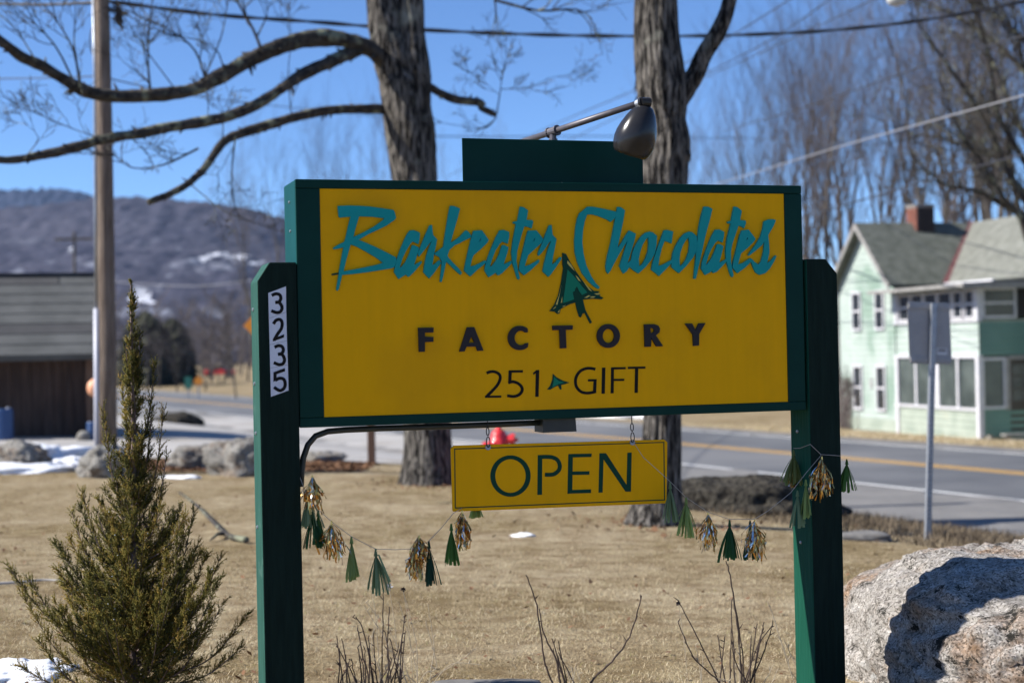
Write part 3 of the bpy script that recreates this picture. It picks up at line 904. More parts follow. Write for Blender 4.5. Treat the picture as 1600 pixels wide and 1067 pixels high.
# the small panel on top, the lamp on its arm, the conduit under the cabinet
a0, b0 = sp(722, 219, -0.1); a1, b1 = sp(1004, 222, -0.1)
mb = MB(); sbox(mb, a0, a1, 0.4995, b1, -0.105, -0.1)
tp = mb.build('top_panel', M['cabgreen'], sign); bevel(tp, 0.0015, 1)
tee = SP(864, 206, -0.19)
dirv = (SP(1003, 160, 0.30) - tee)
elbow = tee + dirv
back = tee - dirv.normalized() * 0.28
mb = MB(); mb.tube([back, elbow], 0.0135, 14)
arm = mb.build('lamp_arm', M['pipe'], sign, smooth=True)
mb = MB()
dn = dirv.normalized()
mb.tube([tee - dn * 0.028, tee + dn * 0.028], 0.02, 14)
mb.tube([tee - dn * 0.03, tee - dn * 0.022], 0.0235, 14); mb.tube([tee + dn * 0.022, tee + dn * 0.03], 0.0235, 14)
mb.tube([tee, tee - Vector((0, 0, 0.05))], 0.0155, 12)
mb.tube([tee - Vector((0, 0, .032)), tee - Vector((0, 0, .045))], 0.02, 12)
mb.build('pipe_tee', M['pipe'], arm)
mb = MB(); pb = tee - Vector((0, 0, 0.04)); mb.tube([pb, (pb.x, pb.y, S3(0, 0.3, 0).z)], 0.0125, 12)
mb.build('pipe_stand', M['pipe'], arm)
mb = MB(); mb.tube([back, back + Vector((0, 0, -0.3)) + SN * 0.03], 0.012, 10)
mb.build('pipe_stay', M['pipe'], arm)
mb = MB()
mb.tube([elbow - dn * 0.028, elbow - dn * 0.004], 0.016, 14)
mb.cur = 1
mb.tube([elbow - dn * 0.006, elbow + dn * 0.006], 0.02, 14)
mb.tube([elbow + SU * -0.006, elbow + SU * 0.036], 0.0195, 14)
mb.build('swivel_joint', [M['steel'], M['lampgrey']], arm)
ct = elbow + SU * 0.018 - Vector((0, 0, 0.012))
ax = (SP(984, 243, 0.235) - ct)
L = 0.225
axn = ax.normalized()
prof = [(0.0, -0.002), (0.018, 0.0), (0.034, 0.009), (0.05, 0.03), (0.066, 0.062), (0.078, 0.095), (0.0855, 0.125), (0.0875, 0.15), (0.085, 0.175), (0.078, 0.197), (0.069, 0.212), (0.066, 0.212), (0.075, 0.195), (0.08, 0.16), (0.07, 0.1), (0.04, 0.03), (0.0, 0.02)]
mb = MB(); mb.lathe(prof, ct, axn, 40)
lamp = mb.build('lamp_shade', M['lampgrey'], sign, smooth=True)
mb = MB(); mb.lathe([(0.0, 0.03), (0.02, 0.04), (0.02, 0.08), (0.036, 0.12), (0.036, 0.14), (0.02, 0.16), (0.0, 0.163)], ct, axn, 20)
mb.build('bulb', M['white'], lamp, smooth=True)
mb = MB()
mb.tube([SP(x, y, -0.09) for x, y in [(470, 760), (471.5, 735), (474, 715), (481, 695), (493, 681), (512, 674), (540, 671.5), (600, 669), (700, 666), (780, 663), (850, 660)]], 0.0125, 12)
cond = mb.build('conduit_pipe', M['darkpipe'], sign, smooth=True)
mb = MB()
mb.tube([SP(843, 660.5, -0.09), SP(851, 660, -0.09)], 0.018, 12)
mb.prism([[sp(848, 652, -0.04), sp(899, 650, -0.04), sp(901, 674, -0.04), sp(848, 676, -0.04)]], S3, -0.15, -0.04)
mb.build('junction_box', M['darkpipe'], cond)

# hanging OPEN sign
OP = -0.075
KO = lambda L: [sp(700 + p[0] * .21875, 680 + p[1] * .21858, OP) for p in L]
osg = thing('hanging_sign', 'yellow board lettered OPEN in green, hung under the big sign by two wire hooks', 'sign', SP(873, 742, OP))
mb = MB(); mb.prism([KO([(42,73),(1547,30),(1568,50),(1562,470),(1552,485),(40,545),(33,538),(20,95)])], S3, OP - 0.008, OP)
pan = mb.build('board', M['yellow'], osg); bevel(pan, 0.0015, 1)
mb = MB()
o_, i_ = [(44,94),(1545,46),(1550,464),(49,522)], [(51,101),(1538,53),(1543,457),(56,514)]
for k in range(4):
    q = (k + 1) % 4
    mb.prism([KO([o_[k], o_[q], i_[q], i_[k]])], S3, OP - .0003, OP + .0008)
mb.build('border_line', M['opengreen'], pan)
OPEN = [[('ring', ell(446,290,144,148,0,360,44), ell(446,290,109,120,0,360,44))],
        [('poly', [(641,143),(673,142),(671,424),(638,425)]), [(641,155),(700,153),(745,157),(780,175),(798,214),(790,250),(757,276),(722,281),(692,280)]],
        [('poly', [(859,134),(892,133),(887,415),(853,417)]), ('poly', [(862,133),(1026,130),(1024,154),(862,158)]), ('poly', [(875,258),(1009,256),(1009,280),(875,283)]), ('poly', [(855,391),(1021,385),(1020,411),(854,416)])],
        [('poly', [(1081,128),(1112,127),(1104,408),(1075,409)]), ('poly', [(1081,128),(1128,127),(1304,398),(1268,402)]), ('poly', [(1281,124),(1311,122),(1306,401),(1274,402)])]]
for stt in OPEN:
    flatletter(KO, stt, M['opengreen'], pan, 28, OP)
for hx, hy, tx, ty in ((762.5, 698.5, 762, 655), (988, 691, 986, 648)):
    mb = MB()
    p0 = SP(hx, hy, OP + .001); t0 = SP(tx, ty, -0.075)
    mb.cur = 1
    mb.lathe([(0.0, 0.0015), (0.007, 0.003), (0.0115, 0.0035), (0.0125, 0.0)], p0, SN, 16)
    mb.cur = 0
    ring = [p0 + SN * 0.004 + SK * 0.022 + (SU * math.cos(a) * 0.008 + SK * math.sin(a) * 0.022) for a in np.linspace(0, 2 * math.pi, 14)]
    mb.tube(ring, 0.0022, 6)
    q = p0 + SK * 0.052
    ring = [q + SK * 0.014 + (SU * 0.4 + SN * 0.9) * math.cos(a) * 0.009 + SK * math.sin(a) * 0.017 for a in np.linspace(0, 2 * math.pi, 14)]
    mb.tube(ring, 0.0022, 6)
    mb.tube([q + SK * 0.028, t0 + SK * 0.06], 0.0022, 6)
    mb.build('wire_hook', [M['chain'], M['steel']], osg)


# tassel garlands
def tassel(par, top, length, width, kind, seed, lean=0.0):
    r = random.Random(seed)
    foil = kind == 'foil'
    mb = MB()
    n = 70 if foil else 24
    head = top - Vector((0, 0, length * 0.16))
    mb.t = 0.45
    mb.tube([top, head], [0.003, 0.006 if foil else 0.0085], 7)
    for i in range(n):
        a = r.uniform(0, 2 * math.pi)
        rad = (width / 2) * math.sqrt(r.uniform(0.02, 1)) * r.uniform(0.85, 1.05)
        if r.random() < 0.06:
            rad *= 1.5
        ln = length * (r.uniform(0.45, 1.0) if foil else r.uniform(0.86, 1.0))
        out = SU * math.cos(a) + SN * math.sin(a) * 0.8
        if foil:
            st0 = top - Vector((0, 0, length * r.uniform(0.02, 0.3)))
        else:
            st0 = head + Vector((0, 0, 0.004))
        end = top + out * rad + SU * lean * length - Vector((0, 0, ln))
        w = r.uniform(0.005, 0.0095) if foil else r.uniform(0.008, 0.013)
        sid = (SU * -math.sin(a) + SN * math.cos(a))
        vs = []
        seg = 5 if foil else 4
        tw = r.uniform(-1.2, 1.2) if foil else r.uniform(-0.5, 0.5)
        for k in range(seg + 1):
            q = k / seg
            p = st0.lerp(end, q) + out * rad * (0.1 * math.sin(q * math.pi) if not foil else 0.5 * math.sin(q * math.pi) * r.uniform(0.1, 0.9))
            if foil:
                p += Vector((r.uniform(-1, 1), r.uniform(-1, 1), r.uniform(-.6, .6))) * 0.0055 * (0.3 + q)
            ang = tw * q + (r.uniform(-1.1, 1.1) if foil else 0)
            sd_ = sid * math.cos(ang) + out * math.sin(ang)
            ww = w * (0.55 + 0.45 * min(1, q * 2.5))
            vs += [p - sd_ * ww / 2, p + sd_ * ww / 2]
        mb.t = min(0.999, max(0.001, r.gauss(0.5, 0.24)))
        mb.add(vs, [(2 * k, 2 * k + 1, 2 * k + 3, 2 * k + 2) for k in range(seg)])
    names = {'foil': 'gold and silver foil tassel', 'dark': 'dark green paper tassel', 'green': 'green paper tassel', 'light': 'light green paper tassel', 'sage': 'grey green paper tassel', 'olive': 'olive paper tassel', 'forest': 'deep green paper tassel'}
    o = mb.build('tassel', M['foil'] if foil else TIS[kind], par, label=names[kind], fixn=False)
    return o


GD = 0.03
lg = thing('tassel_garland', 'tassel garland sagging from the left post to behind the OPEN board', 'garland', SP(590, 858, GD), 'tassel garlands')
mb = MB()
mb.tube([SP(x, y, d) for x, y, d in [(466, 738, 0.0), (476, 765, 0.02), (497, 796, GD), (522, 818, GD), (549, 838, GD), (587, 857.5, GD), (618, 858.5, GD), (645, 857, GD), (669, 846, GD), (690, 824, 0), (708, 802, -0.05), (735, 785, -.1)]], 0.0013, 5)
mb.build('string', M['string'], lg)
PXM = 0.00262
for i, (x, y, ln, wd, kd, d) in enumerate([(488, 742, 60, 32, 'foil', GD), (481, 765, 58, 34, 'sage', GD - .03), (489, 795, 58, 34, 'dark', GD - .04), (497, 797, 55, 24, 'green', GD - .05), (518, 813, 64, 34, 'foil', GD), (549, 838, 66, 19, 'light', GD), (587, 857, 68, 40, 'sage', GD), (655, 836, 42, 30, 'foil', GD), (649, 848, 60, 30, 'foil', GD), (670, 845, 67, 21, 'forest', GD), (705, 818, 64, 24, 'green', 0.0), (722, 797, 62, 26, 'foil', -.06), (743, 780, 29, 26, 'light', -.1)]):
    tassel(lg, SP(x, y, d), ln * PXM * 1.06, wd * PXM * 1.2, kd, 100 + i, 0.02)
a_ = SP(604, 893, GD); mb = MB(); mb.t = .6
mb.add([SP(590, 866, GD + .01), SP(593, 866, GD + .01), SP(611, 908, GD + .015), SP(608, 910, GD + .015)], [(0, 1, 2, 3)])
mb.build('loose_strip', TIS['sage'], lg, fixn=False)
rg = thing('tassel_garland', 'tassel garland strung from the OPEN board to the right post', 'garland', SP(1140, 812, GD), 'tassel garlands')
mb = MB()
mb.tube([SP(x, y, d) for x, y, d in [(988, 688, -.06), (1005, 714, -.03), (1047, 752, GD), (1072, 777, GD), (1107, 800, GD), (1140, 811, GD), (1178, 811, GD), (1200, 798, GD), (1235, 770, GD), (1260, 738, GD), (1283, 711, GD)]], 0.0013, 5)
mb.tube([SP(x, y, d) for x, y, d in [(1238, 700.5, -.17), (1250, 700, -.05), (1266, 694, GD - .005), (1283, 710, GD), (1300, 711, GD - .01), (1313, 712, .015)]], 0.0013, 5)
p = at(1316, 712, 6.95)
mb.build('string', M['string'], rg)
for i, (x, y, ln, wd, kd, d) in enumerate([(1047, 753, 62, 24, 'sage', GD), (1072, 777, 61, 32, 'light', GD), (1106, 800, 62, 28, 'foil', GD), (1140, 812, 63, 38, 'dark', GD), (1172, 813, 60, 24, 'forest', GD - .02), (1179, 811, 66, 34, 'foil', GD + .01), (1246, 766, 58, 27, 'sage', .02), (1259, 749, 60, 18, 'light', .045), (1240, 703, 56, 34, 'olive', -.1), (1238, 735, 28, 12, 'foil', -.14), (1284, 713, 70, 38, 'foil', GD + .01), (1323, 717, 54, 34, 'green', -.06)]):
    tassel(rg, SP(x, y, d), ln * PXM * 1.1, wd * PXM * 1.25, kd, 200 + i, -0.02)


# ---------------------------------------------------------------- trees
def bark_tube(mb, pts, rads, n=28, amp=0.08, fx=9.0, fz=1.3, seed=0.0, step=0.06):
    """a trunk or limb with furrowed bark: the ridges are real relief"""
    P = curve(pts, max(2, int(max((Vector(pts[i + 1]) - Vector(pts[i])).length for i in range(len(pts) - 1)) / step)))
    Rr = np.interp(np.linspace(0, 1, len(P)), np.linspace(0, 1, len(rads)), rads)
    vs, fs = [], []
    prev = None
    acc = 0
    for i, p in enumerate(P):
        d = (P[min(i + 1, len(P) - 1)] - P[max(i - 1, 0)]).normalized()
        x = d.orthogonal().normalized() if prev is None else (prev - d * prev.dot(d)).normalized()
        prev = x
        y = d.cross(x)
        if i:
            acc += (p - P[i - 1]).length
        for k in range(n):
            a = 2 * math.pi * k / n
            q = (math.cos(a) * fx * 0.35, math.sin(a) * fx * 0.35, acc * fz + seed)
            h = 1 - abs(noise.noise(q)) * 2.2
            h2 = noise.fractal((q[0] * 0.35 + 7, q[1] * 0.35, acc * 0.5 + seed), 1, 2, 3)
            r = Rr[i] * (1 + amp * h + amp * 1.3 * h2)
            vs.append(p + (x * math.cos(a) + y * math.sin(a)) * r)
    for i in range(len(P) - 1):
        for k in range(n):
            a, b = i * n + k, i * n + (k + 1) % n
            fs.append((a, b, b + n, a + n))
    fs.append(tuple(range((len(P) - 1) * n, len(P) * n)))
    mb.add(vs, fs)
    return P


def grow(mb, p, d, ln, rad, lev, r, up=0.15, spread=0.6, kids=(4, 4, 3), sides=(5, 4, 3), wig=0.18, thin=0.0025, tilt=None):
    seg = 4 if lev > 0 else 3
    pts, rads = [p], [rad]
    dd = d.copy()
    for i in range(seg):
        dd = (dd + Vector((r.gauss(0, wig), r.gauss(0, wig), r.gauss(0, wig) + up))).normalized()
        p = p + dd * ln / seg
        pts.append(p)
        rads.append(max(thin, rad * (1 - 0.8 * (i + 1) / seg)))
    mb.tube(pts, rads, sides[min(lev, len(sides) - 1)] if False else (3 if lev < 1 else 4), cap=False)
    if lev <= 0:
        return
    for k in range(kids[len(kids) - lev] if lev <= len(kids) else 4):
        q = r.uniform(0.25, 1.0)
        i = min(seg - 1, int(q * seg))
        b = pts[i].lerp(pts[i + 1], q * seg - i)
        t = (pts[i + 1] - pts[i]).normalized()
        o = t.orthogonal().normalized()
        o.rotate(Matrix.Rotation(r.uniform(0, 6.283), 3, t))
        nd = (t * (1 - spread * 0.5) + o * spread * r.uniform(0.6, 1.2)).normalized()
        grow(mb, b, nd, ln * r.uniform(0.4, 0.68), max(thin, rads[i] * 0.55), lev - 1, r, up, spread, kids, sides, wig, thin)


# left maple by the road
TD = 20.4
def A(x, y, d=TD):
    return at(x, y, d)


ma = thing('maple_tree', 'big furrowed maple behind the sign with three long dark limbs reaching left', 'tree', (A(669, 755).x, A(669, 755).y, gz(A(669, 755).x, A(669, 755).y)))
mb = MB()
bark_tube(mb, [A(671, 790), A(670, 740), A(668, 690), A(663, 560), A(657, 420), A(647, 280), A(640, 200), A(630, 130), A(622, 60)], [0.48, 0.36, 0.29, 0.27, 0.27, 0.28, 0.31, 0.3, 0.1], n=64, amp=0.075, seed=1, step=0.05)
bark_tube(mb, [A(636, 190), A(617, 100), A(603, 50), A(594, -20), A(583, -150)], [0.2, 0.26, 0.215, 0.19, 0.17], n=40, amp=0.09, seed=4, step=0.06)
bark_tube(mb, [A(648, 200), A(645, 120), A(643, 50), A(643, -20), A(647, -160)], [0.2, 0.23, 0.165, 0.15, 0.14], n=40, amp=0.08, seed=9, step=0.06)
mb.build('trunk', M['bark'], ma, smooth=True)


r_l = random.Random(91)


def limb(par, pts, r0, r1, seed, d0=TD, d1=TD, n=14, name='branch'):
    mb = MB()
    k = len(pts) - 1
    P = [A(x, y, d0 + (d1 - d0) * i / k) for i, (x, y) in enumerate(pts)]
    out = bark_tube(mb, P, [(r0 * (1 - i / k) + r1 * i / k) * r_l.uniform(.88, 1.16) for i in range(k + 1)], n=n, amp=0.17, fx=5, fz=5, seed=seed, step=0.06)
    for q_ in range(k * 2):            # knots and broken stubs
        i = r_l.randrange(2, len(out) - 2)
        t_ = (out[i + 1] - out[i]).normalized(); o_ = t_.orthogonal().normalized(); o_.rotate(Matrix.Rotation(r_l.uniform(0, 6.28), 3, t_))
        rr = r0 * (1 - i / len(out)) + r1 * i / len(out)
        mb.tube([out[i], out[i] + o_ * rr * 1.1, out[i] + o_ * rr * r_l.uniform(1.3, 2.6) + t_ * rr * .5], [rr * .5, rr * .36, rr * .12], 6)
    mb.build(name, M['limb'], par, smooth=True)
    return out


LA = limb(ma, [(622, 118), (596, 92), (572, 74), (545, 64), (510, 60), (470, 64), (430, 76), (385, 97), (340, 123), (300, 141), (255, 148), (200, 151), (160, 149), (125, 140), (95, 122), (60, 102), (30, 88), (0, 64), (-60, 20)], 0.1, 0.045, 3, TD, 17.5, 16)
LB = limb(ma, [(600, 95), (572, 75), (545, 84), (515, 97), (475, 115), (440, 138), (400, 164), (355, 182), (310, 192), (265, 199), (215, 209), (160, 218), (110, 232), (60, 243), (16, 250), (-40, 246)], 0.075, 0.042, 7, TD, 17.0, 12)
LC = limb(ma, [(612, 172), (585, 171), (550, 171), (510, 173), (465, 182), (420, 195), (380, 207), (350, 221), (332, 245), (315, 268), (290, 290), (262, 305), (232, 316)], 0.06, 0.034, 12, TD, 18.2, 12)
LD = limb(ma, [(655, 125), (672, 136), (690, 147), (715, 156), (750, 160), (752, 168), (765, 175), (776, 180)], 0.06, 0.028, 15, TD, TD, 12)
mb = MB()
r = random.Random(21)
def twig(mb, pts, d, r0, lev=1, kids=(5,), ln=None, r=r):
    P = curve([A(x, y, d) for x, y in pts], 3)
    mb.tube(P, [r0 * (1 - 0.7 * i / (len(P) - 1)) for i in range(len(P))], 4)
    tot = sum((P[i + 1] - P[i]).length for i in range(len(P) - 1))
    for k in range(kids[0]):
        i = r.randrange(1, len(P) - 1)
        t = (P[i + 1] - P[i]).normalized()
        o = t.orthogonal().normalized(); o.rotate(Matrix.Rotation(r.uniform(0, 6.28), 3, t))
        grow(mb, P[i], (t + o * r.uniform(0.4, 1)).normalized(), (ln or tot * 0.35) * r.uniform(0.5, 1), r0 * 0.5, 2, r, up=0.08, spread=0.75, kids=(4, 3), wig=0.16, thin=0.0032)


for pts, d, r0, k, ln in [
    ([(117, 132), (85, 70), (40, 25), (0, -5)], 17.8, .016, 5, .6), ([(125, 137), (115, 80), (90, 35), (60, 0), (50, -20)], 17.9, .016, 5, .6),
    ([(128, 138), (116, 70), (118, 20), (115, -20)], 17.9, .012, 4, .5), ([(235, 145), (231, 90), (235, 30), (242, -20)], 18.6, .02, 6, .6),
    ([(320, 120), (305, 80), (270, 50), (210, 22), (150, -10)], 18.9, .02, 8, .6), ([(410, 82), (395, 45), (372, 5), (360, -30)], 19.2, .028, 6, .7),
    ([(318, 125), (345, 60), (355, 10), (360, -20)], 18.9, .012, 5, .5), ([(350, 110), (330, 70), (250, 50), (190, 20)], 18.9, .012, 6, .5),
    ([(325, 190), (325, 150), (320, 110)], 18.0, .008, 3, .4), ([(348, 222), (348, 180), (340, 150)], 18.4, .01, 3, .4),
    ([(368, 213), (362, 270), (365, 310), (375, 345)], 18.6, .014, 5, .5), ([(310, 232), (255, 258), (205, 262), (170, 235)], 18.3, .018, 7, .6),
    ([(180, 225), (110, 200), (50, 175), (0, 160)], 17.4, .009, 7, .6), ([(40, 245), (60, 215), (35, 190)], 17.2, .008, 4, .5),
    ([(456, 185), (450, 120), (455, 60), (452, 0)], 18.9, .009, 6, .6), ([(776, 178), (782, 140), (785, 108)], TD, .014, 5, .7),
    ([(776, 180), (760, 200), (720, 197), (680, 190)], TD, .01, 5, .5), ([(772, 0), (840, 17), (900, 15), (925, 30)], TD - 1, .024, 8, .7),
    ([(772, -4), (775, 20), (770, 45)], TD - 1, .018, 3, .3), ([(782, 140), (830, 135), (870, 120), (905, 128)], TD, .007, 6, .5),
    ([(782, 150), (750, 125), (700, 95)], TD, .006, 6, .5), ([(280, 148), (215, 60), (180, 0)], 18.6, .01, 6, .7), ([(300, 290), (350, 330), (400, 350), (450, 365)], 18.3, .009, 6, .5),
    ([(200, 212), (230, 240), (240, 262)], 17.9, .007, 4, .4), ([(60, 102), (20, 40), (-30, 0)], 17.6, .011, 4, .6)]:
    twig(mb, pts, d, r0, kids=(k,), ln=ln)
mb.build('twigs', M['limb'], ma, kind='stuff')

# right maple
TD2 = 15.3
B_ = lambda x, y: at(x, y, TD2)
p = B_(1028, 805)
mb_ = thing('maple_tree', 'lone maple behind the sign lamp, forked high with one limb going right', 'tree', (p.x, p.y, gz(p.x, p.y)))
mb = MB()
bark_tube(mb, [B_(1022, 845), B_(1025, 800), B_(1030, 740), B_(1034, 650), B_(1037, 480), B_(1039, 330), B_(1040, 265), B_(1043, 225), B_(1040, 190), B_(1036, 140), B_(1028, 70), B_(1026, 0), B_(1026, -120)], [0.36, 0.25, 0.19, 0.175, 0.185, 0.21, 0.215, 0.225, 0.2, 0.24, 0.215, 0.2, 0.17], n=56, amp=0.08, seed=31, step=0.045)
# burls and knots
for x, y, rr, dx in ((1068, 245, 0.07, 1), (1048, 132, 0.12, 1), (1006, 160, 0.05, -1)):
    c = B_(x, y) - FWD * 0.08
    vs, fs = [], []
    for i in range(9):
        for k in range(14):
            th_, ph_ = math.pi * i / 8, 2 * math.pi * k / 14
            v = Vector((math.sin(th_) * math.cos(ph_), math.sin(th_) * math.sin(ph_), math.cos(th_)))
            vs.append(c + v * rr * (1 + 0.3 * noise.noise(v * 2.3 + Vector((x, 0, 0)))))
    fs = [(i * 14 + k, i * 14 + (k + 1) % 14, (i + 1) * 14 + (k + 1) % 14, (i + 1) * 14 + k) for i in range(8) for k in range(14)]
    mb.add(vs, fs)
mb.build('trunk', M['bark'], mb_, smooth=True)
mb = MB()
bark_tube(mb, [B_(1050, 165), B_(1068, 138), B_(1085, 118), B_(1100, 85), B_(1122, 50), B_(1138, 10), B_(1150, -60)], [0.12, 0.115, 0.085, 0.078, 0.075, 0.066, 0.06], n=26, amp=0.1, seed=44, step=0.045)
mb.build('branch', M['bark'], mb_, smooth=True)
mb = MB()     # loose strips of bark on the left edge
for y in (40, 62, 95, 120, 130, 148):
    q = B_(999, y); mb.tube([q, q + Vector((-.035, 0, -.04)), q + Vector((-.05, 0, -.12))], [.012, .009, .003], 4)
mb.build('loose_bark', M['bark'], mb_)


# woodland trees: four kinds, copied
def wood_tree(seed, h, trunks, spread, up, m_t, m_w, lev=3, kids=(7, 5, 4), nb=13):
    r = random.Random(seed)
    tr, tw = MB(), MB()
    for k in range(trunks):
        a = r.uniform(0, 6.28)
        b = Vector((math.cos(a), math.sin(a), 0)) * (0.25 if trunks > 1 else 0)
        lean = Vector((math.cos(a), math.sin(a), 0)) * (r.uniform(0.08, 0.22) if trunks > 1 else 0.03)
        pts = [b + Vector((0, 0, -0.6))]
        hh = h * r.uniform(0.8, 1)
        for i in range(1, 8):
            q = i / 7
            pts.append(b + lean * hh * q + Vector((r.gauss(0, .12), r.gauss(0, .12), hh * 0.86 * q)))
        r0 = 0.0098 * h * (0.8 if trunks > 1 else 1)
        rd = [r0 * (1 - 0.85 * i / 7) for i in range(8)]
        tr.tube(pts, rd, 8)
        for j in range(nb):
            q = r.uniform(0.25, 1) ** 0.8
            i = min(6, int(q * 7))
            p = pts[i].lerp(pts[i + 1], q * 7 - i)
            an = r.uniform(0, 6.28)
            d = Vector((math.cos(an) * spread, math.sin(an) * spread, up)).normalized()
            grow(tw, p, d, h * r.uniform(0.22, 0.42) * (1.2 - 0.55 * q), rd[i] * 0.42, lev - 1, r, up=0.07, spread=0.42, kids=kids[-(lev - 1):], wig=0.07, thin=0.0042)
    root = thing('bare_tree', 'bare tree', 'tree')
    tr.build('trunk', m_t, root, smooth=True)
    tw.build('crown', m_w, root, fixn=False)
    return root


KINDS = [wood_tree(301, 17, 1, 0.45, 1.2, M['woodtrunk'], M['woodtwig'], nb=16), wood_tree(302, 16, 3, 0.36, 1.25, M['woodtrunk'], M['woodtwig'], nb=8),
         wood_tree(303, 15, 2, 0.42, 1.1, M['woodtrunk'], M['woodtwig'], nb=11), wood_tree(304, 9, 2, 0.8, 0.7, M['woodtrunk'], M['woodtwig'], nb=14)]
used = set()


def plant(kind, px, D, top, label, group=None, hgt=None):
    """a bare tree standing at column px, D metres away, its top reaching the height seen in the photograph"""
    p = at(px, 540, D)
    z = gz(p.x, p.y)
    want = at(px, top, D).z - z
    src = KINDS[kind]
    base_h = [17, 16, 15, 9][kind]
    s = want / (base_h * 0.97)
    if kind not in used:
        used.add(kind)
        src.location = (p.x, p.y, z); src.scale = (s, s, s); src['label'] = label
        src.rotation_euler = (0, 0, R.uniform(0, 6.28))
        if group: src['group'] = group
        return src
    return copy_tree(src, (p.x, p.y, z), R.uniform(0, 6.28), s, label, group)


GRP = 'bare trees of the stand behind the green house'
LBL = 'bare grey brown tree in the dense stand behind the green house'
for kind, px, D, top in [(1, 1105, 88, 170), (0, 1150, 84, 130), (2, 1185, 74, 95), (1, 1222, 80, 60), (0, 1258, 72, 30), (2, 1290, 84, 70), (0, 1318, 70, 70), (1, 1345, 82, 55), (0, 1375, 68, 60),
                          (2, 1400, 76, 40), (1, 1432, 70, 20), (0, 1462, 78, -10), (2, 1492, 66, -30), (1, 1520, 74, -60), (0, 1548, 66, -70), (2, 1575, 70, -60), (1, 1600, 64, -90), (0, 1640, 70, -60), (1, 1130, 96, 200), (2, 1205, 98, 110), (1, 1385, 98, 60), (1, 1540, 96, -20)]:
    plant(kind, px, D, top, LBL, GRP)
NT = 40.0
nb_ = at(1640, 690, NT)
near = thing('bare_tree', 'dark spreading bare tree reaching in over the house roof', 'tree', (nb_.x, nb_.y, gz(nb_.x, nb_.y)))
T_ = lambda x, y, d=0: at(x, y, NT + d)
mb = MB(); mb.tube(curve([Vector((nb_.x, nb_.y, gz(nb_.x, nb_.y) - .4)), T_(1638, 500), T_(1632, 380), T_(1640, 200), T_(1650, 0), T_(1655, -300)], 4), [.34 - .012 * i for i in range(21)], 10)
mb.build('trunk', M['limb'], near, smooth=True)
mb = MB(); tw_ = MB()
r = random.Random(66)
for L_ in ([(1634, 400), (1595, 340), (1568, 310), (1540, 262), (1505, 215), (1470, 150)], [(1634, 360), (1580, 280), (1545, 200), (1500, 130), (1450, 60), (1420, 20)], [(1640, 260), (1600, 210), (1560, 120), (1530, 40), (1500, -30)],
          [(1645, 180), (1600, 112), (1540, 55), (1480, 18), (1430, 0)], [(1640, 300), (1600, 300), (1560, 250), (1520, 235), (1470, 215), (1420, 210)], [(1650, 100), (1600, 62), (1550, 20), (1500, -10)], [(1636, 420), (1610, 385), (1590, 320), (1575, 230), (1570, 130), (1550, 20)], [(1640, 230), (1615, 160), (1590, 60), (1580, -20)], [(1645, 330), (1600, 250), (1560, 180), (1545, 90), (1520, 10)], [(1638, 350), (1585, 330), (1530, 300), (1480, 290), (1440, 262)]):
    dd_ = r.uniform(-2, 2)
    P = curve([T_(x, y, dd_ * i / 5) for i, (x, y) in enumerate(L_)], 4)
    mb.tube(P, [.1 * (1 - .85 * i / (len(P) - 1)) for i in range(len(P))], 6)
    for k_ in range(20):
        i = r.randrange(3, len(P) - 1)
        t_d = (P[i + 1] - P[i]).normalized(); o_ = t_d.orthogonal().normalized(); o_.rotate(Matrix.Rotation(r.uniform(0, 6.28), 3, t_d))
        grow(tw_, P[i], (t_d * 1.0 + o_ * r.uniform(.3, .9) + Vector((0, 0, .3))).normalized(), r.uniform(.7, 2.0), .02, 2, r, up=.05, spread=.6, kids=(4, 3), wig=.1, thin=.006)
mb.build('branches', M['limb'], near, smooth=True)
tw_.build('twigs', M['limb'], near, fixn=False, kind='stuff')
for kind, px, D, top, lab in [(1, 470, 92, 190, 'thin pale bare tree left of the big maple trunk, above the sign corner'), (2, 410, 84, 270, 'slender bare tree whose fine twigs cross the hill beside the left post'), (1, 545, 98, 180, 'fine upright bare tree against the sky just left of the big maple trunk'), (1, 720, 95, 235, 'faint bare tree right of the big maple trunk, low against the sky')]:
    plant(kind, px, D, top, lab)
G2 = 'bare trees at the foot of the hill'
plant(3, 372, 88, 455, 'round headed bare tree standing alone beyond the road near the left post')
for kind, px, D, top in [(3, 195, 120, 480), (3, 250, 140, 500), (1, 285, 150, 470), (3, 320, 125, 505), (2, 345, 150, 455), (3, 225, 105, 520), (1, 420, 140, 440), (3, 405, 110, 500), (3, 275, 110, 530), (1, 180, 160, 460), (3, 305, 170, 500)]:
    plant(kind, px, D, top, 'small bare tree among the brush at the foot of the hill', G2)

# far bare wood at the foot of the hill: one mass
r = random.Random(77)
mb = MB()
for i in range(420):
    D = r.uniform(170, 330)
    px = r.uniform(-150, 1500)
    p = at(px, 540, D); p.z = gz(p.x, p.y) - .5
    h = r.uniform(6, 11)
    mb.tube([p, p + Vector((r.gauss(0, .4), r.gauss(0, .4), h))], [0.16, 0.04], 4, cap=False)
    for k in range(16):
        q = p + Vector((0, 0, h * r.uniform(0.15, 0.95)))
        a = r.uniform(0, 6.28)
        mb.tube([q, q + Vector((math.cos(a) * r.uniform(.6, 2.6), math.sin(a) * 1.5, r.uniform(.6, 2.8)))], [0.09, 0.04], 3, cap=False)
mb.build('woods', M['woodtwig'], kind='stuff', fixn=False)


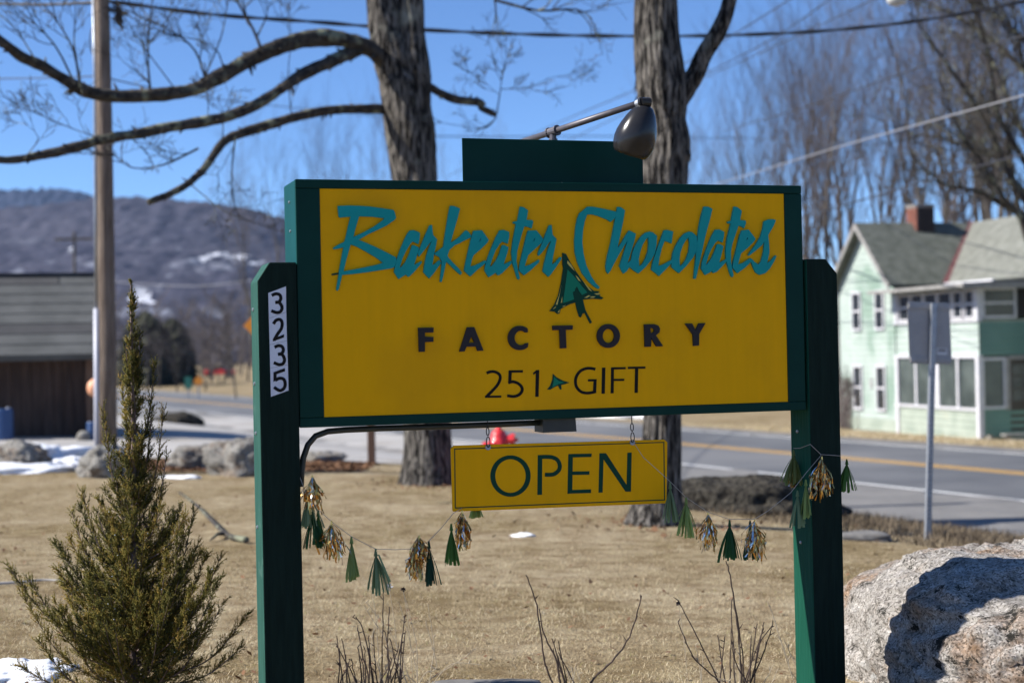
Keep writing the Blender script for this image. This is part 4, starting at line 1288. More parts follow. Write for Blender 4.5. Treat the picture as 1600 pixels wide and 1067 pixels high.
# evergreens beyond the lot
def spruce(seed, h, w):
    r = np.random.default_rng(seed)
    n = 1500
    z = h * (0.06 + 0.94 * r.random(n) ** 1.2)
    rr = w / 2 * np.sqrt(np.clip(1 - (z / h - .3) ** 2 / .49, 0, 1)) * (0.35 + 0.7 * r.random(n))
    a = r.random(n) * 6.283
    V, Fc, T = [], [], []
    base = np.stack([np.cos(a) * rr * 0.25, np.sin(a) * rr * 0.25, z + 0.2], 1)
    tip = np.stack([np.cos(a) * (rr + .15), np.sin(a) * (rr + .15), z - 0.25 * rr], 1)
    side = np.stack([-np.sin(a), np.cos(a), 0 * a], 1) * (0.16 + 0.2 * rr)[:, None]
    mid = (base + tip) / 2 + np.array([0, 0, .1])
    V = np.concatenate([base, mid + side, tip, mid - side])
    idx = np.arange(n)
    Fc = np.stack([idx, idx + n, idx + 2 * n, idx + 3 * n], 1)
    return V, Fc, np.tile(r.random(n), 4)


for px, D, top, w, lab in [(228, 150, 490, 7, 'dark evergreen just right of the utility pole at the foot of the hill'), (270, 160, 500, 6, 'dark evergreen farther right of the utility pole at the foot of the hill')]:
    p = at(px, 540, D); z0 = gz(p.x, p.y); h = at(px, top, D).z - z0
    t = thing('evergreen_tree', lab, 'tree', (p.x, p.y, z0))
    V, Fc, T = spruce(int(px), h, w)
    np_mesh('crown', V + np.array([p.x, p.y, z0]), Fc, M['spruce'], T, parent=t)
    mb = MB(); mb.tube([(p.x, p.y, z0 - .2), (p.x, p.y, z0 + h * .9)], [.16, .03], 7); mb.build('trunk', M['woodtrunk'], t)


# ---------------------------------------------------------------- young cedar by the sign
CD = 7.35
c0 = at(208, 1095, CD); c0.z = gz(c0.x, c0.y)
cedar = thing('cedar_tree', 'young olive green cedar with a thin pointed top at the left of the sign', 'tree', c0)
Cx = lambda x, y, dz=0.0: at(x, y, CD + dz)
spine = curve([Vector((c0.x, c0.y, c0.z - .05)), Cx(212, 1000), Cx(211, 900), Cx(210, 800), Cx(209, 700), Cx(208, 600), Cx(206, 530), Cx(205, 458), Cx(204, 440)], 12)
mb = MB(); mb.tube(spine, [0.024 * (1 - 0.93 * i / (len(spine) - 1)) for i in range(len(spine))], 7)
mb.build('trunk', mat('cedar bark', (0.09, 0.06, 0.05), (0.22, 0.16, 0.14), scale=30, rough=0.9, stretch=(3, 3, .4)), cedar)
r = random.Random(11)
BR = []          # branches: polyline, radius, how dense its foliage


def spine_at(ypx):
    zt = Cx(208, ypx).z
    return min(spine, key=lambda q: abs(q.z - zt))


def branch(y0, tip, bend=0.3, rad=0.008, dense=1.0):
    b = spine_at(y0)
    hv = tip - b
    mid = b + Vector((hv.x * 0.62, hv.y * 0.62, hv.z * (0.5 - bend)))
    BR.append((curve([b, mid, tip], 8), rad, dense))


for y0, tx, ty, dz in [(900, 128, 768, 0), (1010, 12, 884, .1), (1020, 45, 905, 0), (970, 303, 800, 0), (990, 322, 868, .1), (1000, 346, 868, 0), (1060, 386, 960, 0), (1080, 378, 1010, -.1), (700, 242, 568, 0), (680, 190, 595, .1),
                       (765, 238, 632, 0), (800, 256, 642, 0), (820, 160, 634, 0), (850, 176, 690, 0), (850, 261, 706, 0), (620, 219, 520, 0), (600, 196, 540, 0), (880, 152, 800, -.1), (870, 272, 800, .1), (1085, 30, 1040, 0), (1085, 60, 1000, -.2),
                       (940, 112, 800, .15), (960, 90, 890, -.1), (1060, 250, 960, -.35), (1070, 180, 980, -.35), (1000, 210, 900, -.25), (1000, 140, 900, -.2), (1000, 280, 905, -.2), (1075, 330, 950, -.25), (1075, 100, 950, -.25), (1050, 350, 940, .15)]:
    branch(y0, Cx(tx, ty, dz), 0.22, 0.007, 1.0)
for i in range(260):
    y0 = 660 + (1090 - 660) * r.random() ** 0.5
    q = (y0 - 560) / 530
    wmax = np.interp(y0, [600, 700, 760, 800, 850, 900, 950, 1000, 1090], [7, 17, 30, 48, 82, 112, 140, 162, 180])
    a = r.uniform(0, 6.283)
    wpx = wmax * r.uniform(0.35, 1.0) * (0.84 + 0.5 * noise.noise((math.cos(a) * 1.6, math.sin(a) * 1.6, y0 * .013)))
    if noise.noise((math.cos(a) * 1.4 + 9, math.sin(a) * 1.4, y0 * .016)) > .3: continue
    rise = wpx * r.uniform(0.35, 1.0) + 14
    tip = Cx(208 + math.cos(a) * wpx, y0 - rise, math.sin(a) * wpx * 0.003)
    branch(y0, tip, 0.12, 0.004, 1.0)
for i in range(30):     # short shoots hugging the leader
    y0 = r.uniform(480, 660)
    a = r.uniform(0, 6.28); wpx = np.interp(y0, [480, 560, 660], [2.5, 8, 16]) * r.uniform(.6, 1.1)
    branch(y0, Cx(207 + math.cos(a) * wpx, y0 - r.uniform(16, 34), math.sin(a) * wpx * .003), 0.1, 0.0018, 0.75)
for i in range(60):     # shoots clothing the upper stem
    y0 = r.uniform(560, 800)
    a = r.uniform(0, 6.28); wpx = np.interp(y0, [560, 660, 800], [8, 17, 34]) * r.uniform(.5, 1.1)
    branch(y0, Cx(208 + math.cos(a) * wpx, y0 - r.uniform(18, 42), math.sin(a) * wpx * .003), 0.1, 0.002, 1.1)
mb = MB()
for P, rad, dn in BR:
    mb.tube(P, [rad * (1 - 0.8 * i / (len(P) - 1)) for i in range(len(P))], 4, cap=False)
mb.build('branches', bpy.data.materials['cedar bark'], cedar)
# sprays: side shoots along each branch, each set with scale-leaf spikes
seg_a, seg_b, seg_t = [], [], []
for P, rad, dn in BR + [(spine[30:], .004, 0.7)]:
    L = sum((P[i + 1] - P[i]).length for i in range(len(P) - 1))
    n = int(L * 150 * dn) + 4
    tone0 = r.uniform(0.2, 0.85)
    for k in range(n):
        q = r.uniform(0.12, 1.0)
        i = min(len(P) - 2, int(q * (len(P) - 1)))
        p = P[i].lerp(P[i + 1], q * (len(P) - 1) - i)
        t = (P[i + 1] - P[i]).normalized()
        o = Vector((r.gauss(0, 1), r.gauss(0, 1), r.gauss(0, 1))); o = (o - t * o.dot(t)).normalized()
        d = (t * 0.9 + o * r.uniform(0.35, 0.95) + Vector((0, 0, 0.35))).normalized()
        ln = (0.026 + 0.07 * min(1, L / 0.45) * (1 - q * 0.75)) * r.uniform(0.6, 1.15)
        if P[-1] is spine[-1]: ln = 0.03 * (1.1 - q * .8)
        e = p + d * ln
        tn = min(.98, max(.02, tone0 + r.gauss(0, .17)))
        seg_a.append(p); seg_b.append(e); seg_t.append(tn)
        m_ = max(3, int(ln / 0.0058))
        for j in range(m_):
            f = (j + r.random()) / m_
            s0 = p.lerp(e, f)
            oo = Vector((r.gauss(0, 1), r.gauss(0, 1), r.gauss(0, 1))); oo = (oo - d * oo.dot(d)).normalized()
            dd = (d * 0.85 + oo * 0.6).normalized()
            seg_a.append(s0); seg_b.append(s0 + dd * r.uniform(0.008, 0.019)); seg_t.append(min(.99, max(.01, tn + r.gauss(0, .12) + (0.12 if f > .7 else 0))))
a_ = np.array([tuple(x) for x in seg_a]); b_ = np.array([tuple(x) for x in seg_b]); t_ = np.array(seg_t)
d_ = b_ - a_; d_ /= np.linalg.norm(d_, axis=1)[:, None] + 1e-9
x_ = np.cross(d_, RNG.normal(size=d_.shape)); x_ /= np.linalg.norm(x_, axis=1)[:, None] + 1e-9
y_ = np.cross(d_, x_)
w_ = 0.0019
n = len(a_)
md = a_ * 0.55 + b_ * 0.45
V = np.concatenate([a_, md + x_ * w_, md + (-0.5 * x_ + 0.866 * y_) * w_, md + (-0.5 * x_ - 0.866 * y_) * w_, b_])
i_ = np.arange(n)
Fc = np.concatenate([np.stack(q, 1) for q in ((i_, i_ + n, i_ + 2 * n), (i_, i_ + 2 * n, i_ + 3 * n), (i_, i_ + 3 * n, i_ + n), (i_ + 4 * n, i_ + 2 * n, i_ + n), (i_ + 4 * n, i_ + 3 * n, i_ + 2 * n), (i_ + 4 * n, i_ + n, i_ + 3 * n))])
np_mesh('foliage', V, Fc, M['cedar'], np.tile(t_, 5), parent=cedar, kind='stuff')
print('cedar spikes', n)
mb = MB()
for k in range(150):
    q = seg_b[r.randrange(len(seg_b))]
    if q.z < Cx(0, 640).z:
        mb.lathe([(0, -.0028), (.0026, -.0012), (.0028, .0008), (0, .003)], q, (0, 0, 1), 5)
mb.build('berries', M['berry'], cedar, kind='stuff')


# ---------------------------------------------------------------- boulder and rocks
def rock_mesh(mb, c, rx, ry, rz, seed, amp=0.16, flat=0.0, sub=40, power=2.0, rot=0.0, fine=0.02, chip=0.0):
    vs, fs = [], []
    nu, nv = sub * 2, sub
    cr_, sr_ = math.cos(rot), math.sin(rot)
    for j in range(nv + 1):
        th = math.pi * j / nv
        for i in range(nu):
            ph = 2 * math.pi * i / nu
            v = Vector((math.sin(th) * math.cos(ph), math.sin(th) * math.sin(ph), math.cos(th)))
            k = (abs(v.x) ** power + abs(v.y) ** power + abs(v.z) ** power) ** (-1 / power)
            q = v * 1.3 + Vector((seed, seed * .7, 0))
            f = k * (1 + amp * noise.fractal(q, 1, 2, 5) + fine * noise.fractal(q * 7, 1, 2, 4) - fine * 1.5 * max(0, noise.noise(q * 3.4) - .15) * 3)
            if chip:
                w_ = q + Vector((noise.noise(q * 2), noise.noise(q * 2 + Vector((5, 0, 0))), 0)) * .3
                f *= 1 + chip * (noise.cell(w_ * 2.6) - .5) + chip * .6 * (noise.cell(w_ * 6.0) - .5)
                dd = noise.voronoi(w_ * 1.9)[0]
                f *= 1 - chip * .8 * max(0, 1 - (dd[1] - dd[0]) * 14)
            x, y, z = v.x * rx * f, v.y * ry * f, v.z * rz * f
            vs.append(Vector((c[0] + x * cr_ - y * sr_, c[1] + x * sr_ + y * cr_, c[2] + z)))
    for j in range(nv):
        for i in range(nu):
            a, b = j * nu + i, j * nu + (i + 1) % nu
            fs.append((a, b, b + nu, a + nu))
    mb.add(vs, fs)


mb = MB()
rock_mesh(mb, (2.7, 7.5, -0.02), 1.04, 1.22, 0.645, 2.3, amp=0.06, sub=170, power=3.8, rot=0.06, fine=0.025, chip=0.022)
tag(mb.build('boulder', M['granite'], smooth=True), 'large speckled granite boulder beside the right post, crossed by the sign shadow', 'boulder')
for (px, py, D, rx, ry, rz, sd_, lab, mt) in [
    (172, 752, 21.6, 0.32, 0.36, 0.3, 5.1, 'rounded grey rock at the foot of the utility pole', 'rock'),
    (318, 734, 23.6, 0.55, 0.36, 0.24, 12.7, 'long low pale rock on the edge of the lawn between cedar and left post', 'rock'),
    (376, 748, 22.0, 0.38, 0.35, 0.38, 15.2, 'tall pale rock standing just left of the left post', 'rock'),
    (33, 735, 23.5, 0.36, 0.36, 0.26, 19.9, 'grey rock lying in old snow at the far left of the lawn', 'rock'),
    (505, 728, 25.2, 0.3, 0.3, 0.12, 24.1, 'small dark stone at the lawn edge right of the left post', 'rock')]:
    p = at(px, py, D); z = gz(p.x, p.y)
    mb = MB(); rock_mesh(mb, (p.x, p.y, z + rz * 0.35), rx, ry, rz, sd_, amp=0.34, sub=36, power=3.2, rot=sd_, fine=.05)
    tag(mb.build('rock', M[mt], smooth=True), lab, 'rock')
# dark soil heap beside the road
p = at(1150, 790, 17.6)
mb = MB()
rock_mesh(mb, (p.x + .1, p.y + .6, gz(p.x, p.y) - 0.06), 1.12, 0.85, 0.43, 3.3, amp=0.2, sub=70, power=2.4, rot=-0.2, fine=0.035)
tag(mb.build('soil_heap', M['soil'], smooth=True), 'dark heap of soil and leaves between the right maple and the road', 'heap')
p = at(277, 655, 52)
mb = MB(); rock_mesh(mb, (p.x, p.y, gz(p.x, p.y) - .1), 0.95, 0.8, 0.45, 7.7, amp=0.3, sub=36, rot=.2, fine=.08)
tag(mb.build('soil_heap', M['soil'], smooth=True), 'dark low heap at the far side of the gravel lot behind the cedar', 'heap')
# flat stones
p = at(1345, 848, 14.6); z = gz(p.x, p.y)
mb = MB(); rock_mesh(mb, (p.x, p.y, z + .01), .26, .18, .06, 6.2, amp=.15, sub=24, power=4)
tag(mb.build('flat_stone', M['slab'], smooth=True), 'pale flat stone lying in the verge right of the right post', 'stone')
p = at(762, 1063, 7.62)
mb = MB(); rock_mesh(mb, (p.x, p.y - .02, .0), .27, .1, .035, 9.2, amp=.12, sub=24, power=5)
tag(mb.build('flat_stone', M['slab'], smooth=True), 'pale flat edging stone at the bottom below the OPEN board', 'stone')


# snow
def snow(px, py, D, rx, ry, rz, sd_, lab):
    p = at(px, py, D); z = gz(p.x, p.y)
    mb = MB(); rock_mesh(mb, (p.x, p.y, z - rz * .15), rx, ry, rz, sd_, amp=.45, sub=30, power=2.0, rot=sd_, fine=.05)
    o = mb.build('snow', M['snow'], smooth=True, kind='stuff')
    o['label'] = lab; o['category'] = 'snow'


snow(60, 718, 25.2, 1.3, .6, .28, 1.4, 'strip of old snow behind the rock at the far left')
snow(20, 747, 22.6, 1.0, .35, .14, 3.4, 'low snow in front of the rock at the far left')
snow(100, 733, 23.6, .5, .3, .15, 6.2, 'small snow lump left of the utility pole foot')
snow(5, 1045, 8.0, .28, .42, .06, 8.9, 'snow patch at the bottom left corner behind the cedar')
snow(818, 833, 14.2, .12, .06, .035, 12.3, 'tiny snow scrap on the lawn under the OPEN board')
snow(285, 757, 21.4, .3, .15, .05, 15.3, 'snow scrap in the shade beside the cedar')
snow(965, 656, 62, 2.2, .8, .25, 18.3, 'far snow bank beyond the road under the sign')
p = at(216, 463, 900)

# ---------------------------------------------------------------- utility pole, wires, street lamp
PDp = 22.2
g = at(168, 752, PDp); gzp = gz(g.x, g.y)
up_ = thing('utility_pole', 'weathered wooden utility pole with a white plastic conduit down its left side', 'utility pole', (g.x, g.y, gzp))
mb = MB(); mb.tube([(g.x, g.y, gzp - .3), at(168, 560, PDp), at(163, 200, PDp), at(159, -10, PDp), at(155, -250, PDp)], [.135, .125, .113, .106, .095], 18)
mb.build('pole', M['pole'], up_, smooth=True)
fr = -FWD * 0.05
mb = MB(); mb.tube([Vector((at(154, 755, PDp).x, g.y - .06, gzp)), at(153.5, 620, PDp) + fr, at(152.5, 482, PDp) + fr], .045, 12)
mb.build('conduit', M['pvc'], up_, smooth=True)
mb = MB(); mb.tube([at(151.5, 486, PDp) + fr, at(150.5, 330, PDp) + fr, at(149.5, 120, PDp) + fr, at(147, -20, PDp) + fr], .021, 8); mb.tube([at(155, 486, PDp) + fr, at(152.5, 330, PDp) + fr, at(152, 120, PDp) + fr], .012, 8)
mb.build('riser_cable', M['steel'], up_, smooth=True)
mb = MB()
for k in range(9):
    q = at(176 + (k % 3) * 4, 12 + k * 3.4, PDp); mb.tube([q, q + Vector((.05, -.05, .05)), q + Vector((.07, .02, -.06))], .018, 6)
mb.tube([at(166, 14, PDp), at(200, 22, PDp)], .03, 8)
mb.build('cable_clamp', M['wire'], up_)
mb = MB()
mb.tube(curve([at(145, 40, PDp), at(141, 60, PDp), at(143, 80, PDp), at(150, 92, PDp)], 5), .012, 6)
mb.build('cable_loop', M['wire'], up_)


def wire(pts, r0, m, lab, group=None):
    mb = MB(); mb.tube(curve([at(*p) for p in pts], 10), r0, 6)
    return tag(mb.build('overhead_wire', M[m], smooth=True), lab, 'wire', group)


# twisted service cable: two strands
mb = MB()
base_ = curve([at(165, 2, 22.2), at(330, 23, 22.4), at(480, 34, 22.6), at(640, 46, 23), at(820, 54, 23.5), at(990, 57, 24), at(1160, 55, 24.5), at(1320, 46, 25), at(1480, 26, 25.5), at(1640, -6, 26)], 40)
for ph in (0, math.pi):
    mb.tube([q + Vector((0, math.cos(ph + i * .16), math.sin(ph + i * .16))) * .015 for i, q in enumerate(base_)], .018, 5)
tag(mb.build('overhead_wire', M['wire'], smooth=True), 'thick twisted black cable sagging across the top from the utility pole to the right edge', 'wire')
wire([(-60, 4, 24), (60, 8, 23), (150, 4, 22.2)], .022, 'wire', 'black cable coming from the left edge to the top of the utility pole')
wire([(-60, 124, 26), (80, 122, 25), (156, 119, 22.2)], .01, 'wire', 'thin wire meeting the utility pole from the left edge above the hill')
wire([(165, 122, 22.2), (300, 150, 30), (450, 168, 40), (620, 185, 55)], .012, 'wire', 'thin wire falling away to the right of the utility pole among the maple limbs')
wire([(1700, 118, 22), (1600, 149, 24), (1460, 188, 28), (1300, 233, 35), (1140, 282, 48), (1060, 305, 60)], .012, 'palewire', 'pale shining wire sloping down from the right edge across the bare stand')
wire([(1700, 215, 30), (1600, 241, 32), (1440, 285, 38), (1270, 335, 48), (1180, 360, 60)], .02, 'wire', 'dark wire sloping down from the right edge just above the house roof')
wire([(1700, 30, 30), (1500, 85, 34), (1330, 143, 42), (1250, 170, 50), (1130, 205, 70)], .018, 'wire', 'dark wire crossing the tops of the bare stand from the right edge')
WG = 'wires slanting up to the top edge right of the right maple'
for pts, wl in zip(([(700, 275, 70), (860, 198, 55), (1000, 137, 45), (1120, 70, 38), (1250, -10, 30)], [(760, 280, 72), (940, 195, 55), (1080, 126, 45), (1200, 65, 38), (1310, -10, 32)], [(1060, 138, 55), (1150, 100, 46), (1250, 55, 40), (1385, -10, 32)]), ('leftmost', 'middle', 'rightmost')):
    wire(pts, .014, 'wire', wl + ' of three thin wires slanting up to the top edge beside the right maple', WG)
wire([(600, 212, 60), (760, 214, 66), (920, 213, 72), (1130, 216, 80), (1260, 218, 90)], .022, 'wire', 'level far wire low in the sky just above the panel on the sign')
for hx, hy in ((216, 0),):
    wire([(170, 440, 120), (300, 447, 110), (395, 438, 100)], .02, 'palewire', 'pale far wire in front of the hill left of the left post')

# street lamp at the top edge
sl = thing('street_lamp', 'pale street lamp head just showing at the top edge above the bare stand', 'street lamp', at(1402, 4, 25))
mb = MB()
c = at(1401, 0, 25)
mb.lathe([(0.0, -.105), (.06, -.1), (.12, -.075), (.155, -.03), (.16, .0), (.155, .05), (.11, .09), (0.0, .1)], c, (0, 0, 1), 24)
mb.build('lamp_head', M['lampwhite'], sl, smooth=True)
mb = MB(); mb.tube(curve([c + Vector((.12, 0, .06)), at(1460, -16, 25), at(1560, -40, 25), at(1690, -60, 25)], 6), .03, 10)
mb.build('lamp_arm', M['steel'], sl, smooth=True)
q0 = at(1690, -40, 25)
mb = MB(); mb.tube([(q0.x, q0.y, gz(q0.x, q0.y) - .3), (q0.x, q0.y, q0.z + 2)], [.14, .1], 14); mb.build('pole', M['pole'], sl, smooth=True)
mb = MB(); mb.tube(curve([at(1420, 0, 25), at(1424, 18, 25), at(1434, 32, 25), at(1446, 40, 25)], 5), .008, 5)
mb.build('loose_wire', M['wire'], sl)

# far pole with cross arm on the valley floor
p = at(117, 500, 150); z = gz(p.x, p.y)
fp = thing('utility_pole', 'far utility pole with a cross arm showing above the shed roof', 'utility pole', (p.x, p.y, z))
top = at(116, 362, 150)
mb = MB(); mb.tube([(p.x, p.y, z), top], [.2, .13], 8); mb.build('pole', M['woodtrunk'], fp)
mb = MB(); q = at(116, 374, 150); mb.box((-1.8, -.08, -.12), (1.8, .08, .12), Vector((1, 0, 0)), Vector((0, 1, 0)), Vector((0, 0, 1)), q - Vector((0, .2, 0))); mb.build('cross_arm', M['woodtrunk'], fp)

# ---------------------------------------------------------------- the green house
E1 = Vector((0.9716, 0.2366, 0))     # along the ridge, to the right
E2 = Vector((0.2366, -0.9716, 0))    # towards the road and camera
HO = Vector((12.06, 49.4, 0))
HZ = -1.36
Z3 = Vector((0, 0, 1))


def Hh(a, b, z):
    """house coordinates: a along the ridge, b towards the camera, z height above the sea of the yard"""
    return HO + E1 * a + E2 * b + Z3 * z


house = thing('house', 'pale mint green clapboard house with grey roofs, brick chimney and two storey glazed porch', 'house', Hh(2, -2, HZ))


def hbox(mb, a0, a1, b0, b1, z0, z1):
    mb.box((a0, b0, z0), (a1, b1, z1), E1, E2, Z3, HO)


GW, EV, PK = 3.95, 3.66, 5.5          # gable width, eave and peak heights
# wall cores
mb = MB()
mb.prism([[(-GW, HZ - .3), (0, HZ - .3), (0, EV), (-GW / 2, PK - .06), (-GW, EV)]], lambda b, z, d: Hh(d, b, z), 0.03, 5.6)
mb.prism([[(1.95, HZ - .3), (5.85, HZ - .3), (5.85, EV), (3.9, PK - .06), (1.95, EV)]], lambda a, z, d: Hh(a, d, z), -.2, 9.5)
wall = mb.build('wall', M['siding'], house)
zs = np.arange(HZ + .12, PK, 0.185)


def board(a0, a1, b0, b1, z, m, parent, outn):
    """one clapboard, thicker at its lower edge; runs from (a0,b0) to (a1,b1)"""
    p0, p1 = Hh(a0, b0, z), Hh(a1, b1, z)
    up1 = Z3 * 0.182
    lo, hi = outn * 0.03, outn * 0.012
    mb = MB()
    mb.add([p0 + lo, p1 + lo, p1 + hi + up1, p0 + hi + up1, p0 - outn * .002, p1 - outn * .002, p1 - outn * .002 + up1, p0 - outn * .002 + up1], [(0, 1, 2, 3), (5, 4, 7, 6), (1, 0, 4, 5), (3, 2, 6, 7), (2, 1, 5, 6), (0, 3, 7, 4)])
    return mb.build('clapboard', m, parent)


for z in zs:
    if z < EV - .15:
        b0, b1 = -GW, 0.0
    else:
        k = (z + .15 - EV) / (PK - EV)
        b0, b1 = -GW + GW / 2 * k, -GW / 2 * k
    if b1 - b0 > .1:
        board(0.03, 0.03, b0, b1, z, M['siding'] if z > -.9 else M['sidingd'], wall, -E1)
# porch: left face at a = 0.03, from b = -.45 to 4.95; front face at b = 4.95
PB, PT = 4.95, 3.15
mb = MB()
hbox(mb, .08, 6, .02, PB - .05, HZ - .3, -.36)          # lower skirt
hbox(mb, .08, 6, .02, PB - .05, 1.14, 2.18)             # band between storeys
hbox(mb, .08, 6, .02, PB - .05, 3.06, PT)               # head
hbox(mb, 1.6, 6, 0, PB - .6, -.36, 3.1)                 # room behind
porch = mb.build('porch', M['sidingd'], house)
zz = HZ + .1
for z in list(np.arange(HZ + .06, -.5, .19)) + list(np.arange(1.16, 2.05, .19)):
    board(.075, .075, -.1, PB - .02, z, M['sidingd'] if z < 0 else M['siding'], porch, -E1)
    board(.09, 6, PB - .045, PB - .045, z, M['sidingshade'], porch, E2)
mb = MB()
for b in (.06, PB - .06):
    hbox(mb, .0, .16, b - .08, b + .08, HZ, 1.14)
    hbox(mb, .0, .16, b - .08, b + .08, 2.16, 3.1)
for b, w in ((1.25, .05), (2.55, .11), (3.75, .05)):
    hbox(mb, .02, .12, b - w, b + w, -.36, 1.14)
hbox(mb, -.01, .12, -.1, PB + .04, -.42, -.35)
hbox(mb, -.01, .12, -.1, PB + .04, 1.09, 1.17)
hbox(mb, -.01, .12, -.1, PB + .04, 2.13, 2.2)
mb.build('porch_trim', M['white'], porch)
gl = [.16, 1.2, 1.3, 2.44, 2.66, 3.7, 3.8, PB - .16]
for k in range(4):
    mb = MB(); hbox(mb, .07, .08, gl[2 * k], gl[2 * k + 1], -.34, 1.08); mb.build('pane', M['greyglass'], porch)
mb = MB(); hbox(mb, .085, .1, 2.1, 2.34, -.05, 1.0); hbox(mb, .085, .1, 4.4, 4.6, -.25, 1.0)


def window(wl, a, b, w, z0, z1, axis, parent=None, fr=.07, dark='glass', mid=True, cols=1):
    """framed sash window; axis 'L' faces left (spans b), 'F' faces the camera (spans a)"""
    mb = MB()
    def bx(u0, u1, h0, h1, d0, d1):
        if axis == 'L':
            hbox(mb, a - d1, a - d0, b + u0, b + u1, h0, h1)
        else:
            hbox(mb, a + u0, a + u1, b + d0, b + d1, h0, h1)
    bx(-w / 2 - fr, -w / 2, z0 - fr, z1 + fr, .0, .05)
    bx(w / 2, w / 2 + fr, z0 - fr, z1 + fr, .0, .05)
    bx(-w / 2, w / 2, z1, z1 + fr, .0, .052)
    bx(-w / 2 - .03, w / 2 + .03, z0 - fr, z0, .0, .07)
    if mid:
        bx(-w / 2, w / 2, (z0 + z1) / 2 - .03, (z0 + z1) / 2 + .03, .0, .035)
    for c in range(1, cols):
        u = -w / 2 + w * c / cols
        bx(u - .03, u + .03, z0, z1, .0, .033)
    o = mb.build('window', M['white'], parent or house)
    mb = MB()
    bx(-w / 2, w / 2, z0, z1, .002, .012)
    mb.build('pane', M[dark], o)
    return o


for b in (-.96, -2.6):
    window(0, 0.0, b, .5, 2.05, 3.2, 'L'); window(0, 0.0, b, .52, -.55, .78, 'L')
for b, w in ((.62, .62), (1.42, .62), (2.25, .7), (3.1, .7), (3.85, .42), (4.5, .42)):
    window(0, 0.06, b, w, 2.28, 3.0, 'L', parent=porch, fr=.06)
window(0, .72, PB - .04, .95, 2.28, 3.02, 'F', parent=porch)
mb = MB(); hbox(mb, 1.32, 2.05, PB - .05, PB - .03, 2.24, 3.05); mb.build('dark_bay', M['darkvoid'], porch)  # flat dark sheet standing in for the unlit inside of the bay
window(0, 2.55, PB - .04, .75, 2.28, 3.02, 'F', parent=porch)
mb = MB(); hbox(mb, 1.76, 2.6, PB - .056, PB - .03, HZ + .3, 1.02); mb.build('dark_bay', M['darkvoid'], porch)
window(0, .5, PB - .04, .62, -.3, 1.02, 'F', parent=porch, mid=False, dark='greyglass')
mb = MB(); hbox(mb, .88, 1.0, PB - .05, PB + .03, -.4, 1.1); hbox(mb, .98, 2.4, PB - .05, PB + .05, 1.03, 1.13); hbox(mb, 1.78, 1.95, PB - .05, PB + .03, HZ + .3, 1.03)
mb.build('door_frame', M['oldtrim'], porch)
mb = MB(); hbox(mb, 1.02, 1.745, PB - .058, PB - .025, HZ + .33, 1.02)
dr = mb.build('door', M['door'], porch)
mb = MB()
for i in range(2):
    for k in range(3):
        hbox(mb, 1.1 + i * .3, 1.36 + i * .3, PB - .024, PB - .018, -.15 + k * .36, .16 + k * .36)
mb.build('pane', M['glass'], dr)
for k in range(3):      # steps in front of the door
    mb = MB(); hbox(mb, .6, 3.2, PB + .1 + k * .33, PB + .41 + k * .33, HZ + .28 - k * .14 - .05, HZ + .28 - k * .14)
    mb.build('step', M['oldtrim'], house)
mb = MB()
for a in (.2, .75, 3.0):
    hbox(mb, a, a + .12, PB + .05, PB + .2, HZ - .2, HZ + .25)
mb.build('step_support', M['foundation'], house)


# roofs
def slope(name, corners, m, parent, th=.09):
    P = [Vector(c) for c in corners]
    nrm = (P[1] - P[0]).cross(P[2] - P[0]).normalized()
    if nrm.z < 0: nrm = -nrm
    mb = MB()
    k = len(P)
    mb.add(P + [p - nrm * th for p in P], [tuple(range(k)), tuple(range(2 * k - 1, k - 1, -1))] + [(i, (i + 1) % k, (i + 1) % k + k, i + k) for i in range(k)])
    return mb.build(name, m, parent)


def shingles(P0, P1, P2, P3, m, parent, clip=None, rows=17, per=34, seed=1):
    """courses of single shingles on the slope: P0-P1 is the eave, P3-P2 the ridge"""
    r = random.Random(seed)
    nrm = (P1 - P0).cross(P3 - P0).normalized()
    if nrm.z < 0: nrm = -nrm
    mb = MB()
    for j in range(rows):
        v0, v1 = j / rows, (j + 1.12) / rows
        for i in range(per):
            off = .5 * (j % 2)
            u0, u1 = max(0, (i + off) / per + .0008), min(1, (i + 1 + off) / per - .0008)
            if u0 >= u1: continue
            if clip and not clip((u0 + u1) / 2, (v0 + v1) / 2): continue
            q = lambda u, v: P0.lerp(P1, u).lerp(P3.lerp(P2, u), min(v, 1))
            h = r.uniform(.016, .03)
            a, b, c, d = q(u0, v0) + nrm * h, q(u1, v0) + nrm * h, q(u1, v1) + nrm * .006, q(u0, v1) + nrm * .006
            mb.add([a, b, c, d, a - nrm * .03, b - nrm * .03], [(0, 1, 2, 3), (0, 4, 5, 1)])
    return mb.build('shingle', m, parent, kind='stuff', fixn=False)


RO = .32
k = (PK - EV) / (GW / 2)
ev_f = EV - .3 * k
# wing along the ridge: slope facing the camera
Pf = [Hh(-RO, .3, ev_f), Hh(5.6, .3, ev_f), Hh(5.6, -GW / 2, PK), Hh(-RO, -GW / 2, PK)]
r1 = slope('roof', Pf, M['shingle'], house)
u_cl = lambda a: a
shingles(Pf[0], Pf[1], Pf[2], Pf[3], M['shingle'], r1, clip=lambda u, v: (-RO + u * (5.6 + RO)) < 1.95 - .3 + (GW / 2 + .3) * v, rows=15, per=46, seed=2)
r2 = slope('roof', [Hh(-RO, -GW - .3, ev_f), Hh(5.6, -GW - .3, ev_f), Hh(5.6, -GW / 2, PK), Hh(-RO, -GW / 2, PK)], M['shingle'], house)
